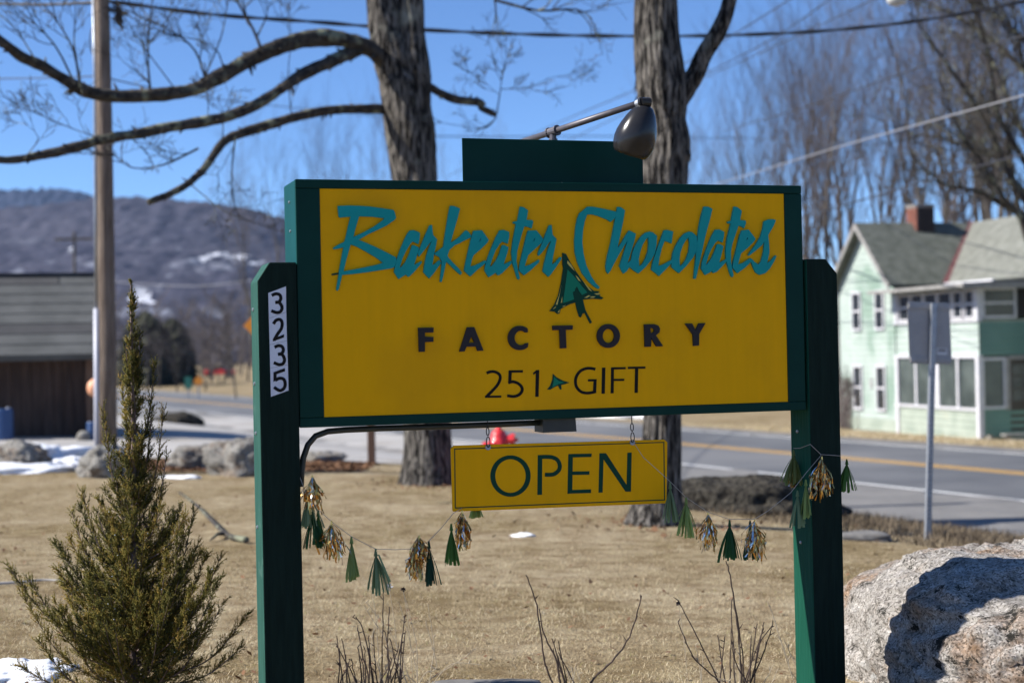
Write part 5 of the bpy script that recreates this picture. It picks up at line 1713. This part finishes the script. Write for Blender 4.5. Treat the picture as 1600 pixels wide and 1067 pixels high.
# cross wing: slope facing left
ev_l = EV - .3 * k
Pl = [Hh(1.65, 9.8, ev_l), Hh(1.65, -GW / 2 + .0, ev_l), Hh(3.9, -GW / 2 + .0, PK), Hh(3.9, 9.8, PK)]
Pw = [Hh(1.65, 9.8, ev_l + .004), Hh(1.65, .3, ev_l + .004), Hh(3.9, -GW / 2, PK + .004), Hh(3.9, 9.8, PK + .004)]
r3 = slope('roof', Pw, M['shingle2'], house)
shingles(Pl[0], Pl[1], Pl[2], Pl[3], M['shingle2'], r3, clip=lambda u, v: (9.8 - u * (9.8 + GW / 2)) > .3 - (GW / 2 + .3) * v + .1, rows=15, per=80, seed=3)
slope('roof', [Hh(6.15, 9.8, ev_l), Hh(6.15, -GW, ev_l), Hh(3.9, -GW, PK), Hh(3.9, 9.8, PK)], M['shingle2'], house)
nv = Vector((0, 0, .05))
mb = MB()
va, vb = Hh(1.62, .33, ev_l) + nv, Hh(3.9, -GW / 2, PK) + nv
sd_ = (E1 + E2).normalized() * .11
mb.add([va - sd_, va + sd_, vb + sd_, vb - sd_, va - sd_ - nv, va + sd_ - nv], [(0, 1, 2, 3), (0, 4, 5, 1)])
mb.build('valley_flashing', M['redmetal'], house)
# rake boards, fascia, porch roof
mb = MB()
for b_e, b_m in ((.3, -GW / 2), (-GW - .3, -GW / 2)):
    p0, p1 = Hh(-RO - .03, b_e, ev_f), Hh(-RO - .03, b_m, PK)
    mb.add([p0, p1, p1 - Z3 * .2, p0 - Z3 * .2, p0 + E1 * .05, p1 + E1 * .05, p1 - Z3 * .2 + E1 * .05, p0 - Z3 * .2 + E1 * .05], [(0, 1, 2, 3), (7, 6, 5, 4), (0, 4, 5, 1), (3, 2, 6, 7), (0, 3, 7, 4), (1, 5, 6, 2)])
mb.build('rake_board', M['oldtrim'], house)
mb = MB(); mb.tube([Hh(1.6, .35, ev_l - .02), Hh(1.6, 3.2, ev_l - .02)], .055, 8); mb.build('gutter', M['white'], house)
pr = slope('porch_roof', [Hh(-.72, -.3, 3.17), Hh(-.72, 5.5, 3.21), Hh(6, 5.5, 3.52), Hh(6, -.02, 3.52), Hh(1.9, -.02, 3.4)], M['rollroof'], house, th=.08)
mb = MB(); hbox(mb, -.76, -.722, -.32, 5.52, 3.1, 3.2); hbox(mb, -.76, 6, 5.502, 5.54, 3.06, 3.22); mb.build('fascia', M['oldtrim'], pr)
# chimney with brick courses
r = random.Random(5)
mb = MB(); hbox(mb, 1.72, 2.34, -2.3, -1.6, 4.6, 6.02); ch = mb.build('chimney', mat('brick mortar', (.2, .17, .15), rough=.95), house)
bm_ = mat('old red brick', (.14, .048, .032), (.24, .085, .055), scale=5, rough=.9)
shaded_brick = mat('old brick blackened as shade', (.012, .009, .009), (.03, .016, .014), scale=5, rough=.95)  # brick blackened in colour to stand in for shade on the front
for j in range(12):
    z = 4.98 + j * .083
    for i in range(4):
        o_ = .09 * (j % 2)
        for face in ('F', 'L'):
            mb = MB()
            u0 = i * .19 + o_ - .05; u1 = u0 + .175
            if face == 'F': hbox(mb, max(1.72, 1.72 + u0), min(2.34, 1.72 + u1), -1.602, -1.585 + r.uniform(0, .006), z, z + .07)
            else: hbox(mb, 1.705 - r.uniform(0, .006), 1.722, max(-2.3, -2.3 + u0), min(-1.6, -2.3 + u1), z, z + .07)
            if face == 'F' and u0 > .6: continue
            mb.build('brick', bm_ if face == 'L' else shaded_brick, ch)
mb = MB(); hbox(mb, 1.69, 2.37, -2.33, -1.57, 6.02, 6.08); mb.build('chimney_cap', M['foundation'], ch)
mb = MB(); mb.tube([Hh(2.2, -2.2, 6.05), Hh(2.2, -2.2, 6.6)], .05, 8); mb.tube([Hh(2.2, -2.2, 6.56), Hh(2.2, -2.2, 6.72)], .1, 8); mb.build('flue_pipe', M['wire'], ch)
mb = MB(); hbox(mb, -.02, 6, PB - .06, PB - .01, HZ - .25, HZ + .05); mb.build('foundation', M['foundation'], house)
mb = MB(); hbox(mb, -.02, .02, -1.75, -1.6, .1, .42); mb.build('meter_box', M['sheet'], house)
mb = MB(); hbox(mb, .02, .06, 1.0, 1.42, 1.62, 1.72); mb.build('plaque', M['brownpost'], porch)
# straggly creeper on the gable wall's left corner
r = random.Random(9)
mb = MB()
for k_ in range(60):
    b = -GW + abs(r.gauss(0, .5)); z = HZ
    P = [Hh(-.04, b, z)]
    for i in range(6):
        b += r.gauss(.02, .12); z += r.uniform(.1, .45); P.append(Hh(-.04 - r.uniform(0, .06), min(b, -.1), z))
    mb.tube(P, .012, 3, cap=False)
o = mb.build('creeper', M['twig'], kind='stuff', fixn=False); o['label'] = 'straggly bare creeper on the left corner of the green house'; o['category'] = 'creeper'
plant(0, 1306, 57, 40, 'bare tree rising close behind the left corner of the green house')

# ---------------------------------------------------------------- the shed
shx = Vector((0.966, 0.26, 0)).normalized(); shy = Vector((-0.26, 0.966, 0)).normalized()
so = at(150, 695, 33.5); sz = gz(so.x, so.y)
SO = Vector((so.x, so.y, 0))
shed = thing('shed', 'long low shed with grey roof and dark plank front at the left edge', 'shed', (so.x - 4, so.y + 1.5, sz))
def sb(mb, a0, a1, b0, b1, z0, z1): mb.box((a0, b0, z0), (a1, b1, z1), shx, shy, Z3, SO)
zr0, zr1 = at(60, 556, 32.6).z, at(60, 432, 35.5).z
mb = MB(); sb(mb, -12, 0.0, .1, 4.2, sz - .3, zr0 - .02); swall = mb.build('wall', M['plank'], shed)
r = random.Random(3)
x = -12.0
while x < -.05:
    w = r.uniform(.17, .24)
    mb = MB(); sb(mb, x, min(x + w - .015, 0), .04 + r.uniform(0, .025), .098, sz - .05, zr0 - .06)
    mb.build('plank', M['plank'], swall)
    x += w
mb = MB()
for a in (-.18, -3.4, -6.6):
    mb = MB(); sb(mb, a, a + .16, -.35, -.19, sz - .1, zr0 - .02)
    mb.build('roof_post', M['brownpost'], shed)
R0, R1 = SO + shx * -12.3 - shy * .75 + Z3 * zr0, SO + shx * .25 - shy * .75 + Z3 * zr0
R2, R3 = SO + shx * .25 + shy * 2.2 + Z3 * zr1, SO + shx * -12.3 + shy * 2.2 + Z3 * zr1
rf = slope('roof', [R0, R1, R2, R3], M['rollroof'], shed, th=.12)
nrm = (R1 - R0).cross(R3 - R0).normalized()
for j in range(8):                      # overlapping roofing strips, some darker
    v0, v1 = j / 8, (j + 1.06) / 8
    cuts = [0.0] + sorted(r.uniform(.2, .95) for _ in range(2)) + [1.0]
    for c in range(3):
        q = lambda u, v: R0.lerp(R1, u).lerp(R3.lerp(R2, u), min(v, 1))
        a, b, c_, d = q(cuts[c] + .001, v0) + nrm * .03, q(cuts[c + 1] - .001, v0) + nrm * .03, q(cuts[c + 1] - .001, v1) + nrm * .012, q(cuts[c] + .001, v1) + nrm * .012
        mb = MB(); mb.add([a, b, c_, d, a - nrm * .028, b - nrm * .028], [(0, 1, 2, 3), (0, 4, 5, 1)])
        dk = (j in (6, 7) and c < 2) or (j == 2)
        mb.build('roofing_strip', M['rollroofd'] if dk else M['rollroof'], rf, fixn=False)
slope('roof', [SO + shx * -12.3 + shy * 5 + Z3 * zr0, SO + shx * .25 + shy * 5 + Z3 * zr0, R2 - Z3 * .01, R3 - Z3 * .01], M['rollroof'], shed, th=.12)
mb = MB(); sb(mb, -12.3, .25, 2.12, 2.3, zr1 + .01, zr1 + .07); mb.build('ridge_cap', M['rollroofd'], shed)
mb = MB(); mb.prism([[(.1, zr0 - .05), (4.2, zr0 - .05), (2.2, zr1 - .13)]], lambda b, z, d: SO + shx * d + shy * b + Z3 * z, -.12, 0); mb.build('gable', M['plank'], shed)
# things by the shed
def barrel(px, base_py, D, r0, h, lab):
    p = at(px, base_py, D); z = gz(p.x, p.y)
    t = thing('barrel', lab, 'barrel', (p.x, p.y, z))
    mb = MB(); mb.lathe([(0, 0), (r0 * .93, 0), (r0, .04 * h), (r0, .3 * h), (r0 * 1.03, .32 * h), (r0, .34 * h), (r0, .65 * h), (r0 * 1.03, .67 * h), (r0, .69 * h), (r0, .95 * h), (r0 * .93, h), (0, h)], Vector((p.x, p.y, z)), (0, 0, 1), 20)
    mb.build('drum', M['blueplastic'], t, smooth=False)
    mb = MB(); mb.tube([(p.x + r0 * .5, p.y, z + h), (p.x + r0 * .5, p.y, z + h + .03)], .04, 8); mb.build('bung', M['white'], t)
barrel(6, 702, 31.8, .2, .64, 'blue barrel at the left edge in front of the shed')
barrel(146, 694, 31.9, .13, .38, 'small blue tub at the shed corner behind the utility pole')
p = at(131, 692, 31.7); mb = MB(); rock_mesh(mb, (p.x, p.y, gz(p.x, p.y) + .08), .14, .12, .13, 4.2, sub=16); tag(mb.build('stone', M['rock'], smooth=True), 'small pale stone on the gravel before the shed', 'stone')
p = at(149, 606, 32.0)  # round pale orange hanging shape of unknown kind
t = thing('hanging_ball', 'unidentified pale orange lantern hanging at the shed corner beside the utility pole', 'ball', p)
mb = MB(); mb.lathe([(0, -.19), (.08, -.17), (.15, -.1), (.17, 0), (.15, .1), (.08, .17), (.04, .19), (0, .19)], p, (0, 0, 1), 18); mb.build('globe', M['peach'], t, smooth=True)
mb = MB(); mb.tube([p + Z3 * .19, (p.x, p.y, zr0 + .02)], .012, 5); mb.build('cord', M['wire'], t)
mb = MB(); mb.lathe([(.05, .185), (.05, .215), (0, .22)], p, (0, 0, 1), 10); mb.build('cap', M['wire'], t)

# ---------------------------------------------------------------- hydrant, wood post, signs
p = at(781, 760, 20.0); z = gz(p.x, p.y); hp = Vector((p.x, p.y, z)); hs = (at(781, 664, 20.0).z - z) / .78
hyd = thing('fire_hydrant', 'red fire hydrant seen between the big sign and the OPEN board', 'hydrant', hp)
mb = MB(); mb.lathe([(a * hs, b * hs) for a, b in [(0, 0), (.15, 0), (.15, .03), (.105, .035), (.1, .4), (.13, .42), (.13, .46), (.112, .47), (.105, .55), (.125, .56), (.125, .585), (.105, .6), (.1, .66), (.075, .71), (.035, .73), (.03, .78), (0, .78)]], hp, (0, 0, 1), 24)
body = mb.build('body', M['red'], hyd, smooth=True)
mb = MB()
for d, r0, l in ((Vector((1, -.2, 0)), .06, .2), (Vector((-1, .2, 0)), .06, .2), (Vector((-.2, -1, 0)), .08, .2)):
    d = d.normalized(); c = hp + Z3 * .6 * hs if d.x > .5 else hp + Z3 * .5 * hs
    mb.tube([c, c + d * l * .8 * hs], r0 * hs, 12); mb.tube([c + d * l * .75 * hs, c + d * l * hs], r0 * 1.25 * hs, 8); mb.tube([c + d * l * hs, c + d * (l + .04) * hs], .02 * hs, 5)
mb.build('nozzle', M['red'], hyd)
p = at(581, 728, 25.2); z = gz(p.x, p.y)
mb = MB(); mb.box((p.x - .06, p.y - .06, z - .2), (p.x + .06, p.y + .06, z + .95)); o = mb.build('wooden_post', M['brownpost']); bevel(o, .01)
tag(o, 'short square brown timber post at the lawn edge left of the big maple', 'post')

# back of a road sign on a channel post
RDp = 15.0
p = at(1449, 852, RDp); z = gz(p.x, p.y); topp = at(1460, 474, RDp) - Z3 * 0
rs = thing('road_sign', 'grey back of a road sign on a leaning steel post before the green house', 'road sign', (p.x, p.y, z))
bp_ = Vector((p.x, p.y, z - .2)); ax_ = (topp - bp_).normalized(); sx_ = Vector((.96, .28, 0)); sx_ = (sx_ - ax_ * sx_.dot(ax_)).normalized(); sy_ = ax_.cross(sx_) * -1
if sy_.y > 0: sy_ = -sy_
hl = (topp - bp_).length
mb = MB()
mb.box((-.02, -.002, 0), (.02, .003, hl), sx_, sy_, ax_, bp_)
mb.box((-.028, -.03, 0), (-.0205, .006, hl), sx_, sy_, ax_, bp_); mb.box((.0205, -.03, 0), (.028, .006, hl), sx_, sy_, ax_, bp_)
po = mb.build('channel_post', M['steel'], rs)
mb = MB()
for k_ in range(60):
    h = .2 + k_ * .0254 * 1.6
    if h < hl - .6: mb.lathe([(0, .0042), (.006, .004), (.006, .003)], bp_ + ax_ * h, sy_, 6)
mb.build('bolt_holes', M['darkvoid'], po, kind='stuff')
q = [at(1420, 470, RDp), at(1495, 474, RDp), at(1491, 570, RDp), at(1418, 568, RDp)]
cen = sum(q, Vector()) / 4 - sy_ * .04
hw, hh_ = 75 / F_PX * RDp / 2, 97 / F_PX * RDp / 2
up2 = (Z3 - sx_ * .02).normalized()
mb = MB()
def rr_rect(w, h, c, n=4):
    o = []
    for sx, sy, a0 in ((1, 1, 0), (-1, 1, 90), (-1, -1, 180), (1, -1, 270)):
        for i in range(n + 1):
            a = math.radians(a0 + 90 * i / n); o.append((sx * (w - c) + c * math.cos(a), sy * (h - c) + c * math.sin(a)))
    return o
mb.prism([rr_rect(hw, hh_, .03)], lambda a, b, d: cen + sx_ * a + up2 * b + sy_ * d, -.004, .0)
pl_ = mb.build('sign_plate', M['sheet'], rs)
mb = MB()
for s in (1, -1):
    c = cen + up2 * (s * hh_ * .86)
    mb = MB(); mb.box((-hw * .96, .0005, -.022), (hw * .96, .012, .022), sx_, sy_, up2, c)
    mb.build('brace', M['sheet'], pl_)
mb = MB()
for s in (1, -1):
    for b in (-.85, .85):
        mb.lathe([(0, .016), (.008, .016), (.009, .01)], cen + up2 * (s * hh_ * .86) + sx_ * (hw * b), sy_, 8)
mb.build('bolt', M['steel'], pl_)
mb = MB(); c = cen + sx_ * hw * .55 - up2 * hh_ * .58
mb.box((-.055, .0003, -.032), (.055, .0012, .032), sx_, sy_, up2, c)
mb.cur = 1
for k_ in range(3): mb.box((-.045, .0012, -.006 + k_ * .012), (.045, .0016, 0.0 + k_ * .012), sx_, sy_, up2, c)
mb.build('sticker', [M['sticker'], M['black']], pl_)

# orange diamond behind the left post, far signs
p = at(424, 700, 29); z = gz(p.x, p.y)
os_ = thing('warning_sign', 'orange diamond warning sign peeping out left of the left post', 'road sign', (p.x, p.y, z))
c = at(424, 508, 29); hd = 44 / F_PX * 29
mb = MB(); mb.prism([[(0, hd), (-hd, 0), (0, -hd), (hd, 0)]], lambda a, b, d: Vector((c.x + a, c.y + d, c.z + b)), 0, .005); mb.build('sign_plate', M['orange'], os_)
mb = MB(); mb.box((p.x - .03, p.y + .01, z - .2), (p.x + .03, p.y + .05, c.z + .3)); mb.build('post', M['steel'], os_)
for px, py, nm, w, h, mt, lab, dia in ((294, 598, 'road_sign', .2, .34, 'signgreen', 'small far green road sign beside an orange one at the foot of the hill', 0), (310, 595, 'warning_sign', .3, .3, 'orange', 'small far orange diamond sign beside a green one at the foot of the hill', 1)):
    D = 88; c = at(px, py, D); z = gz(c.x, c.y)
    t = thing(nm, lab, 'road sign', (c.x, c.y, z))
    pl2 = [(0, h), (-w, 0), (0, -h), (w, 0)] if dia else [(-w, h), (-w, -h), (w, -h), (w, h)]
    mb = MB(); mb.prism([pl2], lambda a, b, d: Vector((c.x + a, c.y + d, c.z + b)), 0, .01); mb.build('sign_plate', M[mt], t)
    mb = MB(); mb.box((c.x - .04, c.y + .02, z - .2), (c.x + .04, c.y + .09, c.z + .2)); mb.build('post', M['steel'], t)
# far red car
D = 210; c = at(345, 640, D); z = gz(c.x, c.y)
car = thing('parked_car', 'far red car by the trees at the end of the road', 'car', (c.x, c.y, z))
c = Vector((c.x, c.y, z))
mb = MB(); mb.prism([[(-2, .3), (2, .3), (2.05, .75), (1.6, .9), (-1.9, .95), (-2.1, .7)]], lambda a, b, d: c + Vector((a, d, b)), -.85, .85); o = mb.build('body', M['red'], car); bevel(o, .08)
mb = MB(); mb.prism([[(-1.6, .9), (1.0, .88), (.5, 1.4), (-1.2, 1.42)]], lambda a, b, d: c + Vector((a, d, b)), -.75, .75); mb.build('cabin', M['glass'], car)
for a in (-1.25, 1.25):
    for d in (-.8, .8):
        mb = MB(); mb.tube([c + Vector((a, d - .1, .32)), c + Vector((a, d + .1, .32))], .32, 14); mb.build('wheel', M['black'], car)

# ---------------------------------------------------------------- weeds, sticks, grass
WD = 7.25
kw = lambda x, y: (450 + x * .50625, 860 + y * .506)
SETS = [('clump of dark dry weed stems at the bottom left under the garland', [(r_, 0) for r_ in [[(170,405),(150,262)],[(190,400),(165,270)],[(228,405),(222,340),(215,295)],[(265,405),(230,240),(200,205)],[(275,405),(262,250)],[(290,405),(292,250),(295,120)],[(320,405),(300,250)],[(330,400),(362,200)],[(345,405),(352,260)],[(240,405),(238,310)],[(260,400),(250,300)],[(310,405),(340,300)],[(182,405),(178,320)],[(302,405),(322,330)]]] + [(r_, 1) for r_ in [[(372,390),(325,270),(240,160)],[(400,400),(395,280),(358,130)],[(440,385),(450,290),(430,165)],[(430,405),(530,340),(585,295)],[(285,400),(275,260),(262,135)],[(360,390),(330,330),(305,300)]]]),
        ('tall dark forked weed stems at the bottom under the OPEN board', [(r_, 0) for r_ in [[(815,405),(790,330),(768,170),(735,75)],[(840,405),(825,330),(790,260),(775,180)],[(860,405),(835,280)],[(850,400),(815,270)],[(935,405),(1010,330),(1060,250),(1092,138)]]] + [([(868,405),(862,360)], 1), ([(880,400),(890,345)], 1)]),
        ('clump of tall dark weed stems at the bottom right beside the right post', [(r_, 0) for r_ in [[(1330,405),(1260,260),(1205,155)],[(1400,405),(1390,250),(1370,110),(1352,30)],[(1408,405),(1400,300),(1375,130)],[(1430,405),(1470,220)],[(1440,405),(1450,300),(1495,230)],[(1350,405),(1325,260)],[(1420,400),(1448,225)],[(1365,400),(1367,240)]]] + [(r_, 1) for r_ in [[(1275,400),(1258,290)],[(1395,405),(1392,290)],[(1560,400),(1530,300),(1480,155)],[(1580,380),(1530,270)],[(1470,405),(1500,350)],[(1340,405),(1300,330)]]])]
r = random.Random(13)
for lab, st_ in SETS:
    q = at(*kw(*st_[0][0][0]), WD)
    t = thing('dry_weed', lab, 'plant', (q.x, q.y, gz(q.x, q.y)))
    extra = [([(x + r.uniform(-26, 26), y + (r.uniform(0, 70) if i else 0)) for i, (x, y) in enumerate(p_)], w_) for p_, w_ in st_ if len(p_) < 4]
    for pts, pale in st_ + extra:
        dz = r.uniform(-.12, .18)
        P = [at(*kw(x, y), WD + dz) for x, y in pts]
        b = P[0] - (P[1] - P[0]).normalized() * .1; b.z = -.02
        C = curve([b] + P, 6)
        C = [c_ + Vector((r.gauss(0, .0014), 0, r.gauss(0, .0014))) for c_ in C]
        mb = MB()
        r0 = .0026 if pale else .0046
        if len(pts) > 3: r0 *= 1.25
        mb.tube(C, [r0 * (1 - .55 * i / (len(C) - 1)) for i in range(len(C))], 6)
        for k_ in range(r.randrange(1, 4)):
            i = r.randrange(len(C) // 2, len(C))
            d = Vector((r.gauss(0, 1), r.gauss(0, .4), 1)).normalized()
            mb.tube([C[i], C[i] + d * .012, C[i] + d * r.uniform(.015, .035)], [.0022, .0026, .0006], 5)
        mb.build('stem', M['paleweed'] if pale else M['weed'], t)
# clear papery tuft of unknown kind on a thin stalk below the garland, and buds
for x, y, lab, m_ in ((608, 918, 'clear papery tuft on a thin stalk under the grey green tassel', 'white'), (630, 921, 'brown dry seed head on a thin stalk right of the papery one', 'weed'), (1060, 943, 'dry brown seed pod at the tip of a weed near the right post', 'weed')):
    q = at(x, y, WD); g0 = gz(q.x, q.y)
    t = thing('stalk_head', lab, 'plant', (q.x + .04, q.y, g0))
    mb = MB(); mb.tube(curve([Vector((q.x + .04, q.y, g0)), q + Vector((.025, 0, -.2)), q], 5), .0013, 5); mb.build('stalk', M['paleweed'], t)
    mb = MB()
    for k_ in range(16):
        d = Vector((r.gauss(0, 1), r.gauss(0, 1), r.gauss(0, 1) + .3)).normalized(); o_ = d.orthogonal().normalized() * .005
        s_ = .024 if m_ == 'white' else .014
        mb.add([q, q + d * s_ * .6 + o_, q + d * s_, q + d * s_ * .6 - o_], [(0, 1, 2, 3)])
    mb.build('petals', M[m_], t, fixn=False)


def stick(name, pts, r0, lab, m='limb', cat='branch', forks=()):
    P = []
    for x, y, D in pts:
        q = at(x, y, D); P.append(Vector((q.x, q.y, gz(q.x, q.y) + r0 * .8 + .01)))
    mb = MB(); C = curve(P, 6); mb.tube(C, [r0 * (1 - .6 * i / (len(C) - 1)) for i in range(len(C))], 7)
    for x0, y0, x1, y1, D0, D1 in forks:
        a, b = at(x0, y0, D0), at(x1, y1, D1)
        a.z = gz(a.x, a.y) + .03; b.z = gz(b.x, b.y) + .02
        mb.tube([a, (a + b) / 2 + Vector((0, 0, .03)), b], [r0 * .7, r0 * .5, r0 * .2], 5)
    return tag(mb.build(name, M[m], smooth=True), lab, cat)


stick('fallen_branch', [(385, 842, 13.6), (355, 832, 14.0), (330, 805, 15.3), (305, 780, 17), (280, 765, 18.6)], .03, 'forked fallen branch lying on the lawn between the cedar and the left post', forks=((352, 830, 328, 842, 14.1, 13.7),))
stick('garden_hose', [(-30, 912, 11.2), (30, 910, 11.3), (70, 908, 11.4), (110, 911, 11.3)], .012, 'thin grey green hose lying on the lawn left of the cedar', m='sheet', cat='hose')

# grass: matted dormant blades, one object
def blades(name, n, region, hmin, hmax, mt, lean, wid, seed, dens=None, tone=None):
    g = np.random.default_rng(seed)
    out = []
    pts = region(g, n)
    n = len(pts)
    sS = RN.x * pts[:, 0] + RN.y * pts[:, 1]
    z = np.interp(sS, [p[0] for p in PROF], [p[1] for p in PROF])
    base = np.stack([pts[:, 0], pts[:, 1], z - .004], 1)
    L = g.uniform(hmin, hmax, n)
    a = g.uniform(0, 6.283, n)
    el = np.clip(g.normal(lean, .32, n), .08, 1.5)
    d = np.stack([np.cos(a) * np.cos(el), np.sin(a) * np.cos(el), np.sin(el)], 1)
    s = np.stack([-np.sin(a), np.cos(a), 0 * a], 1) * (wid * g.uniform(.6, 1.3, n))[:, None]
    mid = base + d * (L * .55)[:, None]
    tip = base + d * L[:, None] - np.array([0, 0, 1]) * (L * .18)[:, None]
    tip[:, 2] = np.maximum(tip[:, 2], z + .004)
    V = np.concatenate([base - s, base + s, mid + s * .8, mid - s * .8, tip])
    i = np.arange(n)
    Fq = np.concatenate([np.stack(q, 1) for q in ((i, i + n, i + 2 * n), (i, i + 2 * n, i + 3 * n), (i + 3 * n, i + 2 * n, i + 4 * n))])
    t = np.clip(g.normal(.5, .22, n), .01, .93)
    if tone is not None:
        t = np.clip(t + tone(pts), .01, .95)
    gr = g.random(n) < .04
    t[gr] = .999
    return np_mesh(name, V, Fq, mt, np.tile(t, 5), kind='stuff')


def lawn_region(g, n):
    y = 6.6 + (25.5 - 6.6) * g.random(n) ** 1.75
    x = (g.uniform(-.36, .36, n)) * y
    s = RN.x * x + RN.y * y
    k = s < 10.4
    cl = np.array([noise.fractal((a_x * 2.6, a_y * 1.6, 9.0), 1, 2, 4) for a_x, a_y in zip(x, y)])
    k &= (cl + g.normal(0, .22, n)) > -.22
    return np.stack([x[k], y[k]], 1)


def patch_tone(p):
    return np.array([noise.fractal((q[0] * .8, q[1] * .8, 5.0), 1, 2, 3) * .34 + noise.fractal((q[0] * 4.5, q[1] * 2.6, 2.0), 1, 2, 3) * .42 for q in p])


blades('grass', 420000, lawn_region, .015, .052, M['grass'], .5, .0013, 3, tone=patch_tone)


def verge_region(g, n):
    s = 9.4 + g.random(n) * 4.8
    t = g.uniform(3, 26, n)
    x = RN.x * s + RD.x * t; y = RN.y * s + RD.y * t
    k = (x / y > .02) & (x / y < .4)
    return np.stack([x[k], y[k]], 1)


blades('verge_grass', 60000, verge_region, .04, .2, M['rough'], .75, .004, 8)


def far_verge(g, n):
    s = 26 + g.random(n) * 6.0
    t = g.uniform(10, 45, n)
    x = RN.x * s + RD.x * t; y = RN.y * s + RD.y * t
    return np.stack([x, y], 1)


blades('far_verge_grass', 26000, far_verge, .05, .16, M['grass'], .8, .006, 9)
# dead leaves on the lawn
g = np.random.default_rng(4)
pts = lawn_region(g, 2600); n = len(pts)
z = np.array([gz(x, y) for x, y in pts]) + .02
a = g.uniform(0, 6.28, n); L = g.uniform(.006, .026, n) 
u = np.stack([np.cos(a), np.sin(a), g.normal(0, .35, n)], 1) * L[:, None]; v = np.stack([-np.sin(a), np.cos(a), g.normal(0, .35, n)], 1) * (L * .6)[:, None]
B0 = np.stack([pts[:, 0], pts[:, 1], z], 1)
V = np.concatenate([B0 - u, B0 + v * .9, B0 + u, B0 - v]); i = np.arange(n)
np_mesh('dead_leaves', V, np.stack([i, i + n, i + 2 * n, i + 3 * n], 1), M['deadleaf'], np.tile(g.random(n), 4), kind='stuff')

g = np.random.default_rng(14)
n = 9000
x = g.uniform(-9.5, -2.2, n); y = 22.6 + g.random(n) * 2.7 + .1 * x * 0
L = g.uniform(.02, .06, n); a = g.uniform(0, 6.28, n)
z = np.array([gz(p, q) for p, q in zip(x, y)]) + .015
u = np.stack([np.cos(a), np.sin(a), g.normal(0, .4, n)], 1) * L[:, None]; v = np.stack([-np.sin(a), np.cos(a), g.normal(0, .4, n)], 1) * (L * .6)[:, None]
B0 = np.stack([x, y, z], 1); V = np.concatenate([B0 - u, B0 + v, B0 + u, B0 - v]); i = np.arange(n)
np_mesh('leaf_mulch', V, np.stack([i, i + n, i + 2 * n, i + 3 * n], 1), M['deadleaf'], np.tile(g.random(n), 4), kind='stuff')

# ---------------------------------------------------------------- the air
hm = bpy.data.materials.new('thin blue haze'); hm.use_nodes = True
hn = hm.node_tree; hn.nodes.remove(hn.nodes['Principled BSDF'])
pv = hn.nodes.new('ShaderNodeVolumePrincipled')
pv.inputs['Color'].default_value = (0.42, 0.66, 1.0, 1)
pv.inputs['Density'].default_value = 0.00005
hn.links.new(pv.outputs[0], hn.nodes['Material Output'].inputs['Volume'])
mb = MB(); mb.box((-11000, -11000, -4), (11000, 11000, 330))
hz_ = mb.build('haze', hm, kind='stuff')

g = np.random.default_rng(24)
n = 420
cx_ = np.where(g.random(n) < .5, 0, 1); c1_, c2_ = A(671, 760), B_(1024, 808)
rad = np.abs(g.normal(0, .55, n)) + .3; an = g.uniform(0, 6.28, n)
x = np.where(cx_ == 0, c1_.x, c2_.x) + np.cos(an) * rad; y = np.where(cx_ == 0, c1_.y, c2_.y) + np.sin(an) * rad
z = np.array([gz(p, q) for p, q in zip(x, y)]) + .02
L = g.uniform(.012, .035, n); a = g.uniform(0, 6.28, n)
u = np.stack([np.cos(a), np.sin(a), g.normal(0, .4, n)], 1) * L[:, None]; v = np.stack([-np.sin(a), np.cos(a), g.normal(0, .4, n)], 1) * (L * .6)[:, None]
B0 = np.stack([x, y, z], 1); V = np.concatenate([B0 - u, B0 + v, B0 + u, B0 - v]); i = np.arange(n)
np_mesh('leaf_litter', V, np.stack([i, i + n, i + 2 * n, i + 3 * n], 1), M['deadleaf'], np.tile(g.random(n), 4), kind='stuff')
